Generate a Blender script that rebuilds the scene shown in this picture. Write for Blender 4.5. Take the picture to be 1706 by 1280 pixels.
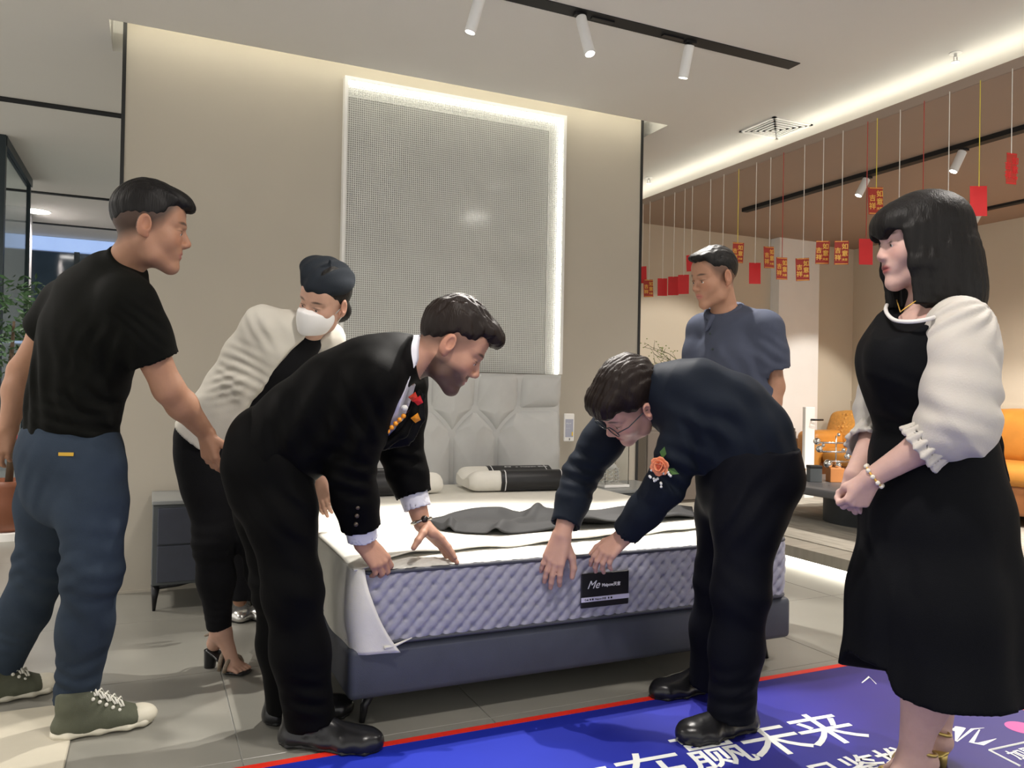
import bpy, bmesh, math, random
import numpy as np
from mathutils import Vector, Matrix
random.seed(7); rng = np.random.default_rng(7)
scene = bpy.context.scene
for o in list(bpy.data.objects): bpy.data.objects.remove(o)
COL = scene.collection
PI = math.pi

# ------------------------------------------------------------------ camera
H = 1.08; FPX = 1315.29
_yaw, _pitch, _roll = [math.radians(a) for a in (24.53895, 0.50193, 1.06461)]
def _cam_axes():
    cy, sy, cp, sp, cr, sr = math.cos(_yaw), math.sin(_yaw), math.cos(_pitch), math.sin(_pitch), math.cos(_roll), math.sin(_roll)
    fwd = Vector((sy*cp, cy*cp, sp)); right = Vector((cy, -sy, 0)); up = right.cross(fwd)
    return right*cr + up*sr, up*cr - right*sr, fwd
CR, CU, CF = _cam_axes()
CO = Vector((0, 0, H))
cam = bpy.data.cameras.new('camera'); camo = bpy.data.objects.new('camera', cam); COL.objects.link(camo)
cam.sensor_fit = 'HORIZONTAL'; cam.sensor_width = 36.0; cam.lens = 36.0*FPX/1706.0
cam.clip_start = 0.05; cam.clip_end = 100
mw = Matrix((CR, CU, -CF)).transposed().to_4x4(); mw.translation = CO
camo.matrix_world = mw
scene.camera = camo
def ray(px, py): return CR*((px-853)/FPX) - CU*((py-640)/FPX) + CF
def D(px, py, d): return CO + ray(px, py)*d                 # pixel + distance along the view axis
def at(px, py, **k):                                        # pixel + the plane it lies on
    (a, v), = k.items(); i = 'xyz'.index(a); d = ray(px, py)
    return CO + d*((v-CO[i])/d[i])

# ------------------------------------------------------------------ light and exposure
scene.view_settings.view_transform = 'Standard'
scene.view_settings.look = 'None'
scene.view_settings.gamma = 1.0
scene.view_settings.use_curve_mapping = False
scene.view_settings.exposure = 0.82
world = bpy.data.worlds.new('world'); scene.world = world; world.use_nodes = True
bg = world.node_tree.nodes['Background']
bg.inputs[0].default_value = (1.0, 0.975, 0.925, 1); bg.inputs[1].default_value = 0.78
def light(name, kind, loc, energy, color=(1, .96, .9), target=None, size=.1, spot=60, blend=.5, sizey=None):
    l = bpy.data.lights.new(name, kind); l.energy = energy; l.color = color
    if kind == 'AREA':
        l.size = size
        if sizey: l.shape = 'RECTANGLE'; l.size_y = sizey
    else: l.shadow_soft_size = size
    if kind == 'SPOT': l.spot_size = math.radians(spot); l.spot_blend = blend
    o = bpy.data.objects.new(name, l); COL.objects.link(o); o.location = loc
    if target is not None:
        o.rotation_euler = (Vector(target)-Vector(loc)).to_track_quat('-Z', 'Y').to_euler()
    return o

# ------------------------------------------------------------------ helpers
def link(name, me, mat=None, parent=None, base=None, smooth=False):
    o = bpy.data.objects.new(name, me); COL.objects.link(o)
    if mat is not None:
        for m in (mat if isinstance(mat, (list, tuple)) else [mat]): me.materials.append(m)
    if parent is not None: o.parent = parent
    if smooth: me.shade_smooth()
    return o
def tag(o, label=None, cat=None, group=None, kind=None):
    if label: o['label'] = label
    if cat: o['category'] = cat
    if group: o['group'] = group
    if kind: o['kind'] = kind
    return o
def empty(name, loc, label=None, cat=None, group=None, rz=0):
    o = bpy.data.objects.new(name, None); COL.objects.link(o); o.location = loc; o.rotation_euler = (0, 0, rz)
    o.empty_display_size = .1
    return tag(o, label, cat, group)
class MB:
    """mesh builder in the local frame of the parent"""
    def __init__(s): s.v = []; s.f = []
    def add(s, vs, fs):
        n = len(s.v); s.v += [tuple(v) for v in vs]; s.f += [tuple(i+n for i in f) for f in fs]; return s
    def box(s, lo, hi):
        x0, y0, z0 = lo; x1, y1, z1 = hi
        return s.add([(x0,y0,z0),(x1,y0,z0),(x1,y1,z0),(x0,y1,z0),(x0,y0,z1),(x1,y0,z1),(x1,y1,z1),(x0,y1,z1)],
                     [(0,3,2,1),(4,5,6,7),(0,1,5,4),(1,2,6,5),(2,3,7,6),(3,0,4,7)])
    def tube(s, pts, r, n=10, cap=True):
        pts = [Vector(p) for p in pts]; rs = r if isinstance(r, (list, tuple)) else [r]*len(pts)
        vs = []; fs = []; ref = None
        for i, p in enumerate(pts):
            t = (pts[min(i+1, len(pts)-1)]-pts[max(i-1, 0)]).normalized()
            if ref is None: ref = t.orthogonal().normalized()
            ref = (ref - t*ref.dot(t)).normalized(); b = t.cross(ref)
            for k in range(n):
                a = 2*PI*k/n; vs.append(p + (ref*math.cos(a)+b*math.sin(a))*rs[i])
        for i in range(len(pts)-1):
            for k in range(n):
                k2 = (k+1) % n; fs.append((i*n+k, i*n+k2, (i+1)*n+k2, (i+1)*n+k))
        if cap: fs.append(tuple(range(n-1, -1, -1))); fs.append(tuple((len(pts)-1)*n+k for k in range(n)))
        return s.add(vs, fs)
    def lathe(s, prof, c=(0, 0, 0), n=32, sx=1, sy=1):
        vs = []; fs = []; m = len(prof)
        for r, z in prof:
            for k in range(n):
                a = 2*PI*k/n; vs.append((c[0]+r*sx*math.cos(a), c[1]+r*sy*math.sin(a), c[2]+z))
        for i in range(m-1):
            for k in range(n):
                k2 = (k+1) % n; fs.append((i*n+k, i*n+k2, (i+1)*n+k2, (i+1)*n+k))
        fs.append(tuple(range(n-1, -1, -1))); fs.append(tuple((m-1)*n+k for k in range(n)))
        return s.add(vs, fs)
    def sphere(s, c, r, n=16, m=10):
        rr = r if isinstance(r, (list, tuple)) else (r, r, r)
        vs = [(c[0], c[1], c[2]-rr[2])]; fs = []
        for i in range(1, m):
            t = PI*i/m - PI/2
            for k in range(n):
                a = 2*PI*k/n; vs.append((c[0]+rr[0]*math.cos(t)*math.cos(a), c[1]+rr[1]*math.cos(t)*math.sin(a), c[2]+rr[2]*math.sin(t)))
        vs.append((c[0], c[1], c[2]+rr[2])); L = len(vs)-1
        for k in range(n):
            fs.append((0, 1+(k+1) % n, 1+k)); fs.append((L, 1+(m-2)*n+k, 1+(m-2)*n+(k+1) % n))
        for i in range(m-2):
            for k in range(n):
                k2 = (k+1) % n; fs.append((1+i*n+k, 1+i*n+k2, 1+(i+1)*n+k2, 1+(i+1)*n+k))
        return s.add(vs, fs)
    def rbox(s, lo, hi, r, seg=3, puff=0.0, nsub=0):
        """box with rounded edges"""
        bm = bmesh.new(); bmesh.ops.create_cube(bm, size=1)
        c = [(a+b)/2 for a, b in zip(lo, hi)]; d = [b-a for a, b in zip(lo, hi)]
        for v in bm.verts: v.co = Vector((c[i]+v.co[i]*d[i] for i in range(3)))
        bmesh.ops.bevel(bm, geom=bm.edges[:], offset=min(r, min(d)*.49), segments=seg, profile=.5, affect='EDGES')
        if nsub: bmesh.ops.subdivide_edges(bm, edges=[e for e in bm.edges if e.calc_length() > min(d)*.3], cuts=nsub, use_grid_fill=True)
        if puff:
            for v in bm.verts:
                q = [(v.co[i]-c[i])/(d[i]/2) for i in range(3)]
                w = [1-min(1, abs(t))**2 for t in q]
                for i in range(3):
                    j, k = (i+1) % 3, (i+2) % 3
                    v.co[i] += math.copysign(1, q[i])*puff*w[j]*w[k]*min(1, abs(q[i]))**2
        bm.verts.index_update()
        s.add([v.co[:] for v in bm.verts], [[v.index for v in f.verts] for f in bm.faces]); bm.free(); return s
    def xf(s, m):
        s.v = [tuple(m @ Vector(v)) for v in s.v]; return s
    def build(s, name, mat=None, parent=None, smooth=False, angle=None):
        me = bpy.data.meshes.new(name); me.from_pydata(s.v, [], s.f); me.update()
        o = link(name, me, mat, parent)
        if smooth: me.shade_smooth()
        if angle: me.shade_smooth(); me.set_sharp_from_angle(angle=math.radians(angle))
        return o
def struct(o, label=None): return tag(o, label=label, kind='structure')

def text_mesh(body, size, depth=.0006, shear=0.0, bold=0.0, align='LEFT', spacing=1.0):
    c = bpy.data.curves.new('text', 'FONT'); c.body = body; c.size = size; c.extrude = depth; c.shear = shear; c.offset = bold
    c.align_x = align; c.space_character = spacing; c.resolution_u = 3
    o = bpy.data.objects.new('text', c); COL.objects.link(o)
    me = bpy.data.meshes.new_from_object(o.evaluated_get(bpy.context.evaluated_depsgraph_get()))
    bpy.data.objects.remove(o); bpy.data.curves.remove(c)
    return me

# ------------------------------------------------------------------ materials
def sock(nt, a, b): nt.links.new(a, b)
def mat(name, col, rough=.5, metal=0.0, var=0.0, vscale=6.0, bump=0.0, bscale=60.0, stretch=None, emit=None, estr=0.0,
        alpha=1.0, trans=0.0, spec=.5, sheen=0.0, coat=0.0, attr=None, wave=None, sss=0.0, coords='Object', ior=1.45):
    m = bpy.data.materials.new(name); m.use_nodes = True; nt = m.node_tree; N = nt.nodes; p = N['Principled BSDF']
    c4 = (*col, 1); p.inputs['Base Color'].default_value = c4
    p.inputs['Roughness'].default_value = rough; p.inputs['Metallic'].default_value = metal
    p.inputs['Specular IOR Level'].default_value = spec; p.inputs['IOR'].default_value = ior
    p.inputs['Sheen Weight'].default_value = sheen; p.inputs['Coat Weight'].default_value = coat
    p.inputs['Transmission Weight'].default_value = trans; p.inputs['Alpha'].default_value = alpha
    if sss: p.inputs['Subsurface Weight'].default_value = sss; p.inputs['Subsurface Radius'].default_value = (.02, .008, .004); p.inputs['Subsurface Scale'].default_value = .4
    if emit: p.inputs['Emission Color'].default_value = (*emit, 1); p.inputs['Emission Strength'].default_value = estr
    tc = N.new('ShaderNodeTexCoord'); src = tc.outputs[coords]
    if stretch:
        mp = N.new('ShaderNodeMapping'); mp.inputs['Scale'].default_value = stretch; sock(nt, src, mp.inputs[0]); src = mp.outputs[0]
    colout = None
    if attr:
        an = N.new('ShaderNodeVertexColor'); an.layer_name = attr; colout = an.outputs[0]
    if var:
        nz = N.new('ShaderNodeTexNoise'); nz.inputs['Scale'].default_value = vscale; nz.inputs['Detail'].default_value = 5; sock(nt, src, nz.inputs['Vector'])
        mr = N.new('ShaderNodeMapRange'); mr.inputs['From Min'].default_value = .25; mr.inputs['From Max'].default_value = .75
        mr.inputs['To Min'].default_value = 1-var; mr.inputs['To Max'].default_value = 1+var; sock(nt, nz.outputs[0], mr.inputs[0])
        mx = N.new('ShaderNodeMix'); mx.data_type = 'RGBA'; mx.blend_type = 'MULTIPLY'; mx.inputs[0].default_value = 1
        if colout: sock(nt, colout, mx.inputs[6])
        else: mx.inputs[6].default_value = c4
        sock(nt, mr.outputs[0], mx.inputs[7]); colout = mx.outputs[2]
    if colout: sock(nt, colout, p.inputs['Base Color'])
    if bump:
        if wave:
            nb = N.new('ShaderNodeTexWave'); nb.inputs['Scale'].default_value = bscale; nb.bands_direction = wave; hout = nb.outputs[1]
        else:
            nb = N.new('ShaderNodeTexNoise'); nb.inputs['Scale'].default_value = bscale; nb.inputs['Detail'].default_value = 4; hout = nb.outputs[0]
        sock(nt, src, nb.inputs['Vector'])
        bp = N.new('ShaderNodeBump'); bp.inputs['Strength'].default_value = bump; bp.inputs['Distance'].default_value = .004
        sock(nt, hout, bp.inputs['Height']); sock(nt, bp.outputs[0], p.inputs['Normal'])
    return m
def lin(r, g, b):                                           # display value 0..255 -> linear
    f = lambda c: (c/255/12.92) if c/255 <= .04045 else ((c/255+.055)/1.055)**2.4
    return (f(r), f(g), f(b))
# ------------------------------------------------------------------ materials of the setting
M = {}
M['ceiling'] = mat('ceiling paint', (.66, .645, .61), .9, var=.02, vscale=1.5, bump=.02, bscale=200)
M['wallpaint'] = mat('wall panel', (.455, .415, .345), .75, var=.03, vscale=2, bump=.03, bscale=300)
M['farwall'] = mat('far wall', (.58, .51, .40), .8, var=.03, vscale=2, bump=.03, bscale=200)
M['white'] = mat('white paint', (.82, .81, .78), .6, var=.02)
M['brownceil'] = mat('taupe ceiling', (.33, .25, .20), .8, var=.03, vscale=1)
M['black'] = mat('black metal', (.012, .012, .012), .45, var=.1)
M['track'] = mat('black track', (.008, .008, .008), .6, var=.1)
M['tile'] = mat('grey floor tile', (.25, .243, .212), .30, var=.10, vscale=2.5, bump=.02, bscale=90, coords='Object')
M['grout'] = mat('tile grout', (.40, .40, .38), .8, var=.05)
M['led'] = mat('led strip', (1, 1, 1), .5, emit=(1, .97, .82), estr=14, var=.01)
M['ledslot'] = mat('slot led strip', (1, 1, 1), .5, emit=(1, .95, .78), estr=5, var=.01)
M['ledplat'] = mat('platform led strip', (1, 1, 1), .5, emit=(1, .95, .80), estr=5.5, var=.01)
M['ledcove'] = mat('cove led strip', (1, 1, 1), .5, emit=(1, .98, .84), estr=6.5, var=.01)
M['lampwhite'] = mat('white lamp housing', (.75, .74, .71), .4, var=.02)
M['lens'] = mat('lit lamp lens', (1, 1, 1), .3, emit=(1, .97, .92), estr=8, var=.01)
M['greyleather'] = mat('pale grey leather', (.50, .505, .495), .5, var=.04, vscale=12, bump=.12, bscale=350)
M['darkleather'] = mat('slate bed base', (.050, .056, .076), .55, var=.08, vscale=14, bump=.15, bscale=400)
M['slate'] = mat('slate lacquer', (.085, .095, .10), .45, var=.08, vscale=4, bump=.05, bscale=200)
M['slatetop'] = mat('slate top', (.24, .25, .245), .35, var=.05)
M['legmetal'] = mat('dark leg metal', (.015, .015, .017), .35, metal=.4, var=.05)

# ------------------------------------------------------------------ the shell
ZC = 2.867; WY = 4.530; ZB = 2.676; XE = 3.772; YB = 6.225; XR = 6.87; ZP = .115
# floor of large tiles
fl = struct(MB().box((-5, -2, -.06), (XR, 12, -.004)).build('floor', M['grout']), 'grey stone tile floor of the showroom')
T = .78; tile_me = None
for i in range(-5, 6):
    for j in range(-2, 15):
        x0 = .262+i*T; y0 = .06+j*T
        if x0 > 3.9 or x0+T < -3.6 or y0+T < .6: continue
        if tile_me is None:
            b = MB().rbox((0, 0, -.02), (T-.003, T-.003, 0), .0012, 1); o = b.build('tile', M['tile'], fl); tile_me = o.data
        else: o = link('tile', tile_me, None, fl)
        o.location = (x0, y0, 0)
# ceiling with the cove slot over the bed wall
SX0, SX1, SY0, SY1 = -.226, 3.089, 4.345, 4.75
cb = MB()
cb.box((-5, -2, ZC), (XE+.35, SY0, ZC+.10)); cb.box((-5, SY1, ZC), (XE+.35, 12, ZC+.10))
cb.box((-5, SY0, ZC), (SX0, SY1, ZC+.10)); cb.box((SX1, SY0, ZC), (XE+.35, SY1, ZC+.10))
struct(cb.build('ceiling', M['ceiling']), 'pale plaster ceiling with a lit slot above the bed wall')
sb = MB(); z1 = ZC+.10; z2 = ZC+.26
sb.box((SX0-.03, SY0-.03, z1), (SX0, SY1+.03, z2)); sb.box((SX1, SY0-.03, z1), (SX1+.03, SY1+.03, z2))
sb.box((SX0, SY0-.03, z1), (SX1, SY0, z2)); sb.box((SX0, SY1, z1), (SX1, SY1+.03, z2)); sb.box((SX0-.03, SY0-.03, z2), (SX1+.03, SY1+.03, z2+.03))
struct(sb.build('trim_1', M['white']), 'white lining of the light slot in the ceiling')
lb = MB().box((SX0+.02, SY0+.012, z1+.02), (SX1-.02, SY0+.035, z1+.04))
tag(lb.build('slot_light_strip', M['ledslot']), 'white led strip hidden in the ceiling slot above the bed wall', 'light strip')
# the free standing bed wall
WX0, WX1 = -.152, 3.0
struct(MB().box((WX0, WY, 0), (WX1, WY+.12, ZC+.11)).build('wall_back', M['wallpaint']), 'beige panelled wall behind the bed')
for n, x in (('trim_2', WX0), ('trim_3', WX1)):
    w = .018; xx = x-w if x == WX0 else x
    struct(MB().box((xx, WY-.006, 0), (xx+w, WY+.13, ZC+.11)).build(n, M['black']), 'thin black metal edge strip of the bed wall')
struct(MB().box((WX0, WY-.008, 0), (WX1, WY, .012)).build('baseboard_back', M['wallpaint']), 'low plinth line under the bed wall')

# lit cove and lower taupe ceiling on the right
struct(MB().box((XE, -1, ZB), (XR, YB, ZB+.05)).build('ceiling_lower', M['brownceil']), 'taupe lowered ceiling over the sofa corner')
struct(MB().box((XE-.006, -1, ZB+.002), (XE, YB, ZB+.055)).build('trim_4', M['brownceil']), 'taupe lip along the lowered ceiling')
struct(MB().box((XE+.33, -1, ZB+.05), (XE+.36, YB, ZC+.1)).build('trim_5', M['white']), 'white back of the ceiling cove')
tag(MB().box((XE+.08, -1, ZB+.052), (XE+.11, YB, ZB+.065)).build('cove_light_strip', M['ledcove']), 'bright led strip in the cove over the lowered ceiling', 'light strip')
# walls of the sofa corner
struct(MB().box((XE-.9, YB, 0), (XR+.1, YB+.1, ZC)).build('wall_far', M['farwall']), 'beige far wall of the sofa corner')
struct(MB().box((XR, -1, 0), (XR+.1, YB, ZC)).build('wall_right', M['farwall']), 'beige wall behind the sofa')
gr = mat('wall joint', (.30, .28, .25), .8, var=.05)
struct(MB().box((XR-.012, -1, .90), (XR, YB, 1.04)).build('trim_6', M['farwall']), 'horizontal moulding on the wall behind the sofa')
for k, yy in enumerate((5.6, 4.3, 3.0)):
    struct(MB().box((XR-.006, yy, 1.05), (XR, yy+.012, ZB)).build('trim_%d' % (7+k), gr), 'vertical joint in the wall behind the sofa')
# bright white pier with a door
px0, px1 = at(1296, 600, y=YB-.12).x, at(1363, 600, y=YB-.12).x
struct(MB().box((px0, YB-.12, 0), (px1, YB, ZB)).build('wall_pier', M['white']), 'bright white pier beside the sofa corner')
dr = struct(MB().rbox((px0-.10, YB-.60, ZP), (px0+.02, YB-.56, .98), .006, 2).build('door_1', M['white']), 'low white door leaf with a dark handle')
hb = MB(); c = Vector((px0-.03, YB-.60, .86)); hb.tube([c, c+Vector((0, -.045, 0)), c+Vector((.02, -.05, 0)), c+Vector((.10, -.05, 0))], .009, 8)
hb.build('door_handle', M['legmetal'], dr, smooth=True)
# platform
M['plat'] = mat('pale platform boards', (.40, .37, .31), .5, var=.12, vscale=3, stretch=(1, 8, 1), bump=.04, bscale=40)
struct(MB().box((XE, -1, .045), (XR, YB, ZP)).build('floor_platform', M['plat']), 'pale raised platform under the sofa corner')
struct(MB().box((XE+.10, -1, 0), (XE+.14, YB, .045)).build('trim_11', M['white']), 'recessed white plinth below the platform')
tag(MB().box((XE+.06, -1, .022), (XE+.09, YB, .040)).build('platform_light_strip', M['ledplat']), 'warm led strip glowing under the platform edge', 'light strip')

# ------------------------------------------------------------------ left: the showroom beyond the bed wall
M['mallwall'] = mat('grey shop wall', (.42, .41, .42), .7, var=.04, vscale=2)
M['bluelit'] = mat('blue lit fascia', (.3, .4, .6), .4, emit=(.38, .55, .95), estr=.4, var=.15, vscale=3)
M['shopglass'] = mat('dark shop glass', (.035, .06, .085), .08, var=.3, vscale=2, spec=.8)
M['glass'] = mat('clear glass', (.80, .92, .93), .02, trans=1.0, ior=1.1, var=.01)
M['frame'] = mat('dark frame metal', (.02, .03, .035), .4, metal=.3, var=.05)
struct(MB().box((-5, 11.4, 0), (3.5, 11.5, ZC)).build('wall_left_far', M['mallwall']), 'grey wall at the far end of the left aisle')
for k, (yy, w) in enumerate(((5.86, .07), (8.59, .06), (10.24, .05))):
    t = MB().box((-4.6, yy-w/2, ZC-.012), (2.6, yy+w/2, ZC+.002)).build('ceiling_track', M['track'])
    tag(t, ['black ceiling track crossing behind the top of the bed wall, nearest of the left ones',
            'black ceiling track over the left aisle, middle one', 'black ceiling track over the left aisle, farthest one'][k], 'track', 'tracks over the left aisle')
# storefront at the end of the aisle: header, panes, mullions
sf = empty('shop_front', (0, 11.2, 0), 'blue lit glass shop front at the end of the left aisle', 'shop front')
x0, x1 = at(38, 400, y=11.2).x, at(210, 400, y=11.2).x+1.2
zt = at(100, 397, y=11.2).z
MB().box((x0, -.05, zt-.16), (x1, .05, zt)).build('fascia', M['bluelit'], sf)
MB().box((x0-.03, -.06, zt), (x1, .06, zt+.05)).build('header_frame', M['frame'], sf)
for i in range(4):
    xa = x0+i*(x1-x0)/4; xb = x0+(i+1)*(x1-x0)/4
    for j, (za, zb_) in enumerate(((0.02, .95), (.97, 1.55), (1.57, zt-.18))):
        MB().box((xa+.03, -.01, za), (xb-.03, .01, zb_)).build('pane', M['shopglass'], sf)
    MB().box((xa-.03, -.03, 0), (xa+.03, .03, zt-.16)).build('mullion', M['frame'], sf)
for zz in (.96, 1.56): MB().box((x0, -.025, zz-.015), (x1, .025, zz+.015)).build('rail', M['bluelit'], sf)
MB().box((x0-.10, -.07, zt-.62), (x0+.0, -.05, zt-.25)).build('sign_blade', mat('blue sign', (.05, .1, .6), .4, emit=(.1, .2, .9), estr=.8, var=.05), sf)
# grey column and glass partition on the far left
ca, cb_ = at(8, 400, y=9.4).x, at(42, 400, y=9.4).x
struct(MB().box((ca-.1, 9.4, 0), (cb_, 9.9, ZC)).build('wall_column', M['mallwall']), 'grey column in the left aisle')
gp = empty('glass_partition', (-1.02, 6.75, 0), 'clear glass partition with a dark header in the left aisle', 'partition')
MB().box((-.03, 0, ZC-.07), (.03, 1.35, ZC)).build('header_frame', M['frame'], gp)
MB().box((-.025, -.03, 0), (.025, .03, ZC)).build('post', M['frame'], gp)
MB().box((-.006, .03, .01), (.006, 1.3, ZC-.07)).build('pane', M['glass'], gp)
MB().box((-.02, 1.3, 0), (.02, 1.34, ZC-.07)).build('post', M['frame'], gp)
# round downlight in view at far left; the others are unseen, added fill lamps
d = at(60, 352, z=ZC-.002)
for k, (dx, dy, lab) in enumerate(((d.x, d.y, 'round recessed downlight glowing in the left aisle ceiling'), (-1.9, 5.2, 'unseen fill downlight added above the left edge of the picture'), (1.2, 6.6, 'fill downlight added out of sight behind the bed wall'), (-2.2, 3.0, 'unseen fill downlight added left of the picture'), (.9, 1.2, 'unseen fill downlight added above the viewer, left one'), (3.0, 1.5, 'unseen fill downlight added above the viewer, right one'), (5.3, 3.2, 'unseen fill downlight added over the sofa corner'))):
    rl = empty('downlight', (dx, dy, ZB if dx > 4 else ZC), lab, 'light', 'recessed downlights')
    light('downlight_light', 'SPOT', (dx, dy, (ZB if dx > 4 else ZC)-.03), 130 if k < 4 else (95, 60, 230)[k-4], (1, .93, .86), (dx, dy, 0), .12, 150, .6)
    MB().lathe([(.13, -.004), (.15, -.004), (.15, .004), (.13, .004)], n=24).build('rim', M['lampwhite'], rl)
    MB().lathe([(.0, -.006), (.13, -.006), (.13, .002), (0, .002)], n=24).build('lens', M['lens'], rl)

# beige mat lower left, blue printed mat lower right
M['beige'] = mat('beige mat', (.52, .48, .38), .7, var=.06, vscale=8, bump=.1, bscale=250)
tag(MB().rbox((-1.9, .9, 0), (-.20, 3.02, .008), .003, 1).build('floor_mat', M['beige']), 'plain beige floor mat under the sneakers at lower left', 'mat')
# ------------------------------------------------------------------ ceiling track, lamps, vent, sprinklers
def lamp(name, mount, tip, label, group, energy=0, lit=True, spot=50, color=(1, .95, .88), r=.026, target=None):
    mount = Vector(mount); tip = Vector(tip)
    o = empty(name, mount, label, 'lamp', group)
    L = tip-mount; ax = L.normalized(); a = ax*.035
    b = MB().tube([Vector((0, 0, 0)), Vector((0, 0, -.02)), a], .008, 8); b.box((-.03, -.014, -.012), (.03, .014, 0)); b.build('mount', M['black'], o)
    q = ax*(.02)
    MB().tube([q, q+ax*.003, L-ax*.004, L], [r*.9, r, r, r*.96], 20).build('housing', M['lampwhite'], o, angle=40)
    MB().tube([L-ax*.003, L+ax*.001], r*.8, 20).build('lens', M['lens'] if lit else M['lampwhite'], o)
    if energy:
        t = Vector(target) if target is not None else tip+ax
        light(name+'_light', 'SPOT', tip+ax*.012, energy, color, t, .02, spot, .35)
    return o
YT = 3.25
tr = tag(MB().box((-2.2, YT-.043, ZC-.004), (3.128, YT+.043, ZC+.004)).build('ceiling_track', M['track']), 'black recessed ceiling track in front of the bed wall', 'track')
for k, px in enumerate((1005, 1120)):
    p = at(px, 30 if k == 0 else 60, z=ZC); MB().box((p.x-.06, YT-.012, ZC-.012), (p.x+.06, YT+.012, ZC-.004)).build('adapter', M['legmetal'], tr)
m1 = at(803, -8, y=YT); m2 = at(966, 36, y=YT); m3 = at(1150, 72, y=YT)
for m in (m1, m2, m3): m.z = ZC-.005
lamp('track_spotlight', m1, at(783, 54, y=YT+.03), 'white spotlight at the top edge of the picture, leftmost on the black track', 'spotlights on the front track', 110, True, 60, target=(1.35, 2.6, .5))
lamp('track_spotlight', m2, at(983, 90, y=YT-.07), 'white spotlight with its lit lens tilted toward the viewer', 'spotlights on the front track', 150, True, 62, target=(1.0, 2.5, .5))
lamp('track_spotlight', m3, at(1138, 130, y=YT+.05), 'white spotlight nearest the right end of the black front track', 'spotlights on the front track', 150, True, 44, target=(2.42, 2.9, 1.2))
XT = 4.585
tr = tag(MB().box((XT-.03, -.8, ZB-.03), (XT+.03, 5.32, ZB)).build('ceiling_track', M['track']), 'black ceiling track on the taupe lowered ceiling', 'track')
tr2 = tag(MB().box((6.25, 2.0, ZB-.02), (6.31, 4.55, ZB)).build('ceiling_track', M['track']), 'short black ceiling track over the sofa', 'track')
def rl(mp, tp, lab, e, tgt, x=XT):
    m = at(*mp, x=x); m.z = ZB-.03; lamp('track_spotlight', m, at(*tp, x=x-.06), lab, 'spotlights over the sofa corner', e, True, 60, target=tgt)
rl((1446, 288), (1430, 326), 'white spotlight on the taupe ceiling beside the dark haired woman', 90, (4.4, 5.9, .9))
rl((1606, 240), (1588, 286), 'white spotlight on the taupe ceiling right above the woman', 150, (5.9, 4.2, .5))
rl((1632, 352), (1618, 380), 'white spotlight behind the top of the woman\'s hair', 75, (6.15, 5.6, .9), 6.28)
v = empty('ceiling_vent', (3.749, 4.058, ZC), 'square white ceiling air vent with nested louvres', 'vent')
for k in range(6):
    w = .165-k*.028; t = .012 if k else .02; z = -.004-k*.0025
    b = MB()
    for (x0, y0, x1, y1) in ((-w, -w, w, -w+t), (-w, w-t, w, w), (-w, -w, -w+t, w), (w-t, -w, w, w)): b.box((x0, y0, z-.004), (x1, y1, z+.004))
    b.build('louvre' if k else 'frame', M['lampwhite'], v)
MB().box((-.15, -.15, -.004), (.15, .15, -.001)).build('throat', mat('vent dark', (.05, .05, .05), .9, var=.1), v)
for p, lab in ((at(1592, 88, z=ZC), 'small chrome sprinkler head near the top right of the ceiling'), (at(1081, 296, z=ZC), 'small chrome sprinkler head beside the edge of the bed wall')):
    s = empty('sprinkler', (p.x, p.y, ZC), lab, 'sprinkler', 'ceiling sprinklers'); ch = mat('chrome', (.6, .6, .6), .25, metal=1, var=.02)
    MB().lathe([(.03, -.004), (.03, 0), (.0, 0)], n=16).build('rose', M['lampwhite'], s)
    MB().tube([(0, 0, 0), (0, 0, -.025)], .008, 8).tube([(-.012, 0, -.02), (-.012, 0, -.045)], .003, 6).tube([(.012, 0, -.02), (.012, 0, -.045)], .003, 6).lathe([(.02, -.05), (.02, -.046), (0, -.046)], n=14).build('head', ch, s)

# ------------------------------------------------------------------ lit mesh art panel on the bed wall
AX0, AX1, AZ0, AZ1 = .967, 2.40, 1.192, 2.860
M['meshwire'] = mat('white metal mesh', (.80, .80, .76), .45, metal=.0, var=.05)
M['mirror'] = mat('brushed panel', (.50, .495, .46), .10, metal=.15, var=.10, vscale=3, stretch=(1, 1, 2.2))
ar = empty('wall_art', (0, WY, 0), 'tall framed metal mesh panel lit along its top and right edge', 'wall art')
F = .018
fb = MB().box((AX0, -.05, AZ1-F), (AX1, 0, AZ1)).box((AX0, -.05, AZ0), (AX0+F, 0, AZ1-F)).box((AX1-F, -.05, AZ0), (AX1, 0, AZ1-F)); fb.build('frame', M['white'], ar)
MB().box((AX0+F, -.006, AZ0), (AX1-F, -.001, AZ1-F)).build('backing_panel', M['mirror'], ar)
M['ledsoft'] = mat('soft led strip', (1, 1, 1), .5, emit=(1, .99, .93), estr=3.5, var=.01)
ls = MB().box((AX0+F, -.028, AZ1-F-.016), (AX1-F-.005, -.008, AZ1-F-.004)).build('light_strip', M['ledsoft'], ar)
MB().box((AX1-F-.016, -.028, AZ0), (AX1-F-.004, -.008, AZ1-F-.02)).build('light_strip', M['ledsoft'], ar)
MB().box((AX1-F-.095, -.022, AZ0), (AX1-F-.085, -.008, AZ1-F-.09)).box((AX0+F, -.022, AZ1-F-.09), (AX1-F-.085, -.008, AZ1-F-.08)).build('inner_rim', M['meshwire'], ar)
wb = MB(); x = AX0+F+.006
while x < AX1-F: wb.box((x-.0014, -.040, AZ0), (x+.0014, -.037, AZ1-F)); x += .0125
z = AZ0+.006
while z < AZ1-F: wb.box((AX0+F, -.037, z-.0014), (AX1-F, -.034, z+.0014)); z += .0125
tag(wb.build('wire_mesh', M['meshwire'], ar), kind='stuff')

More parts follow.
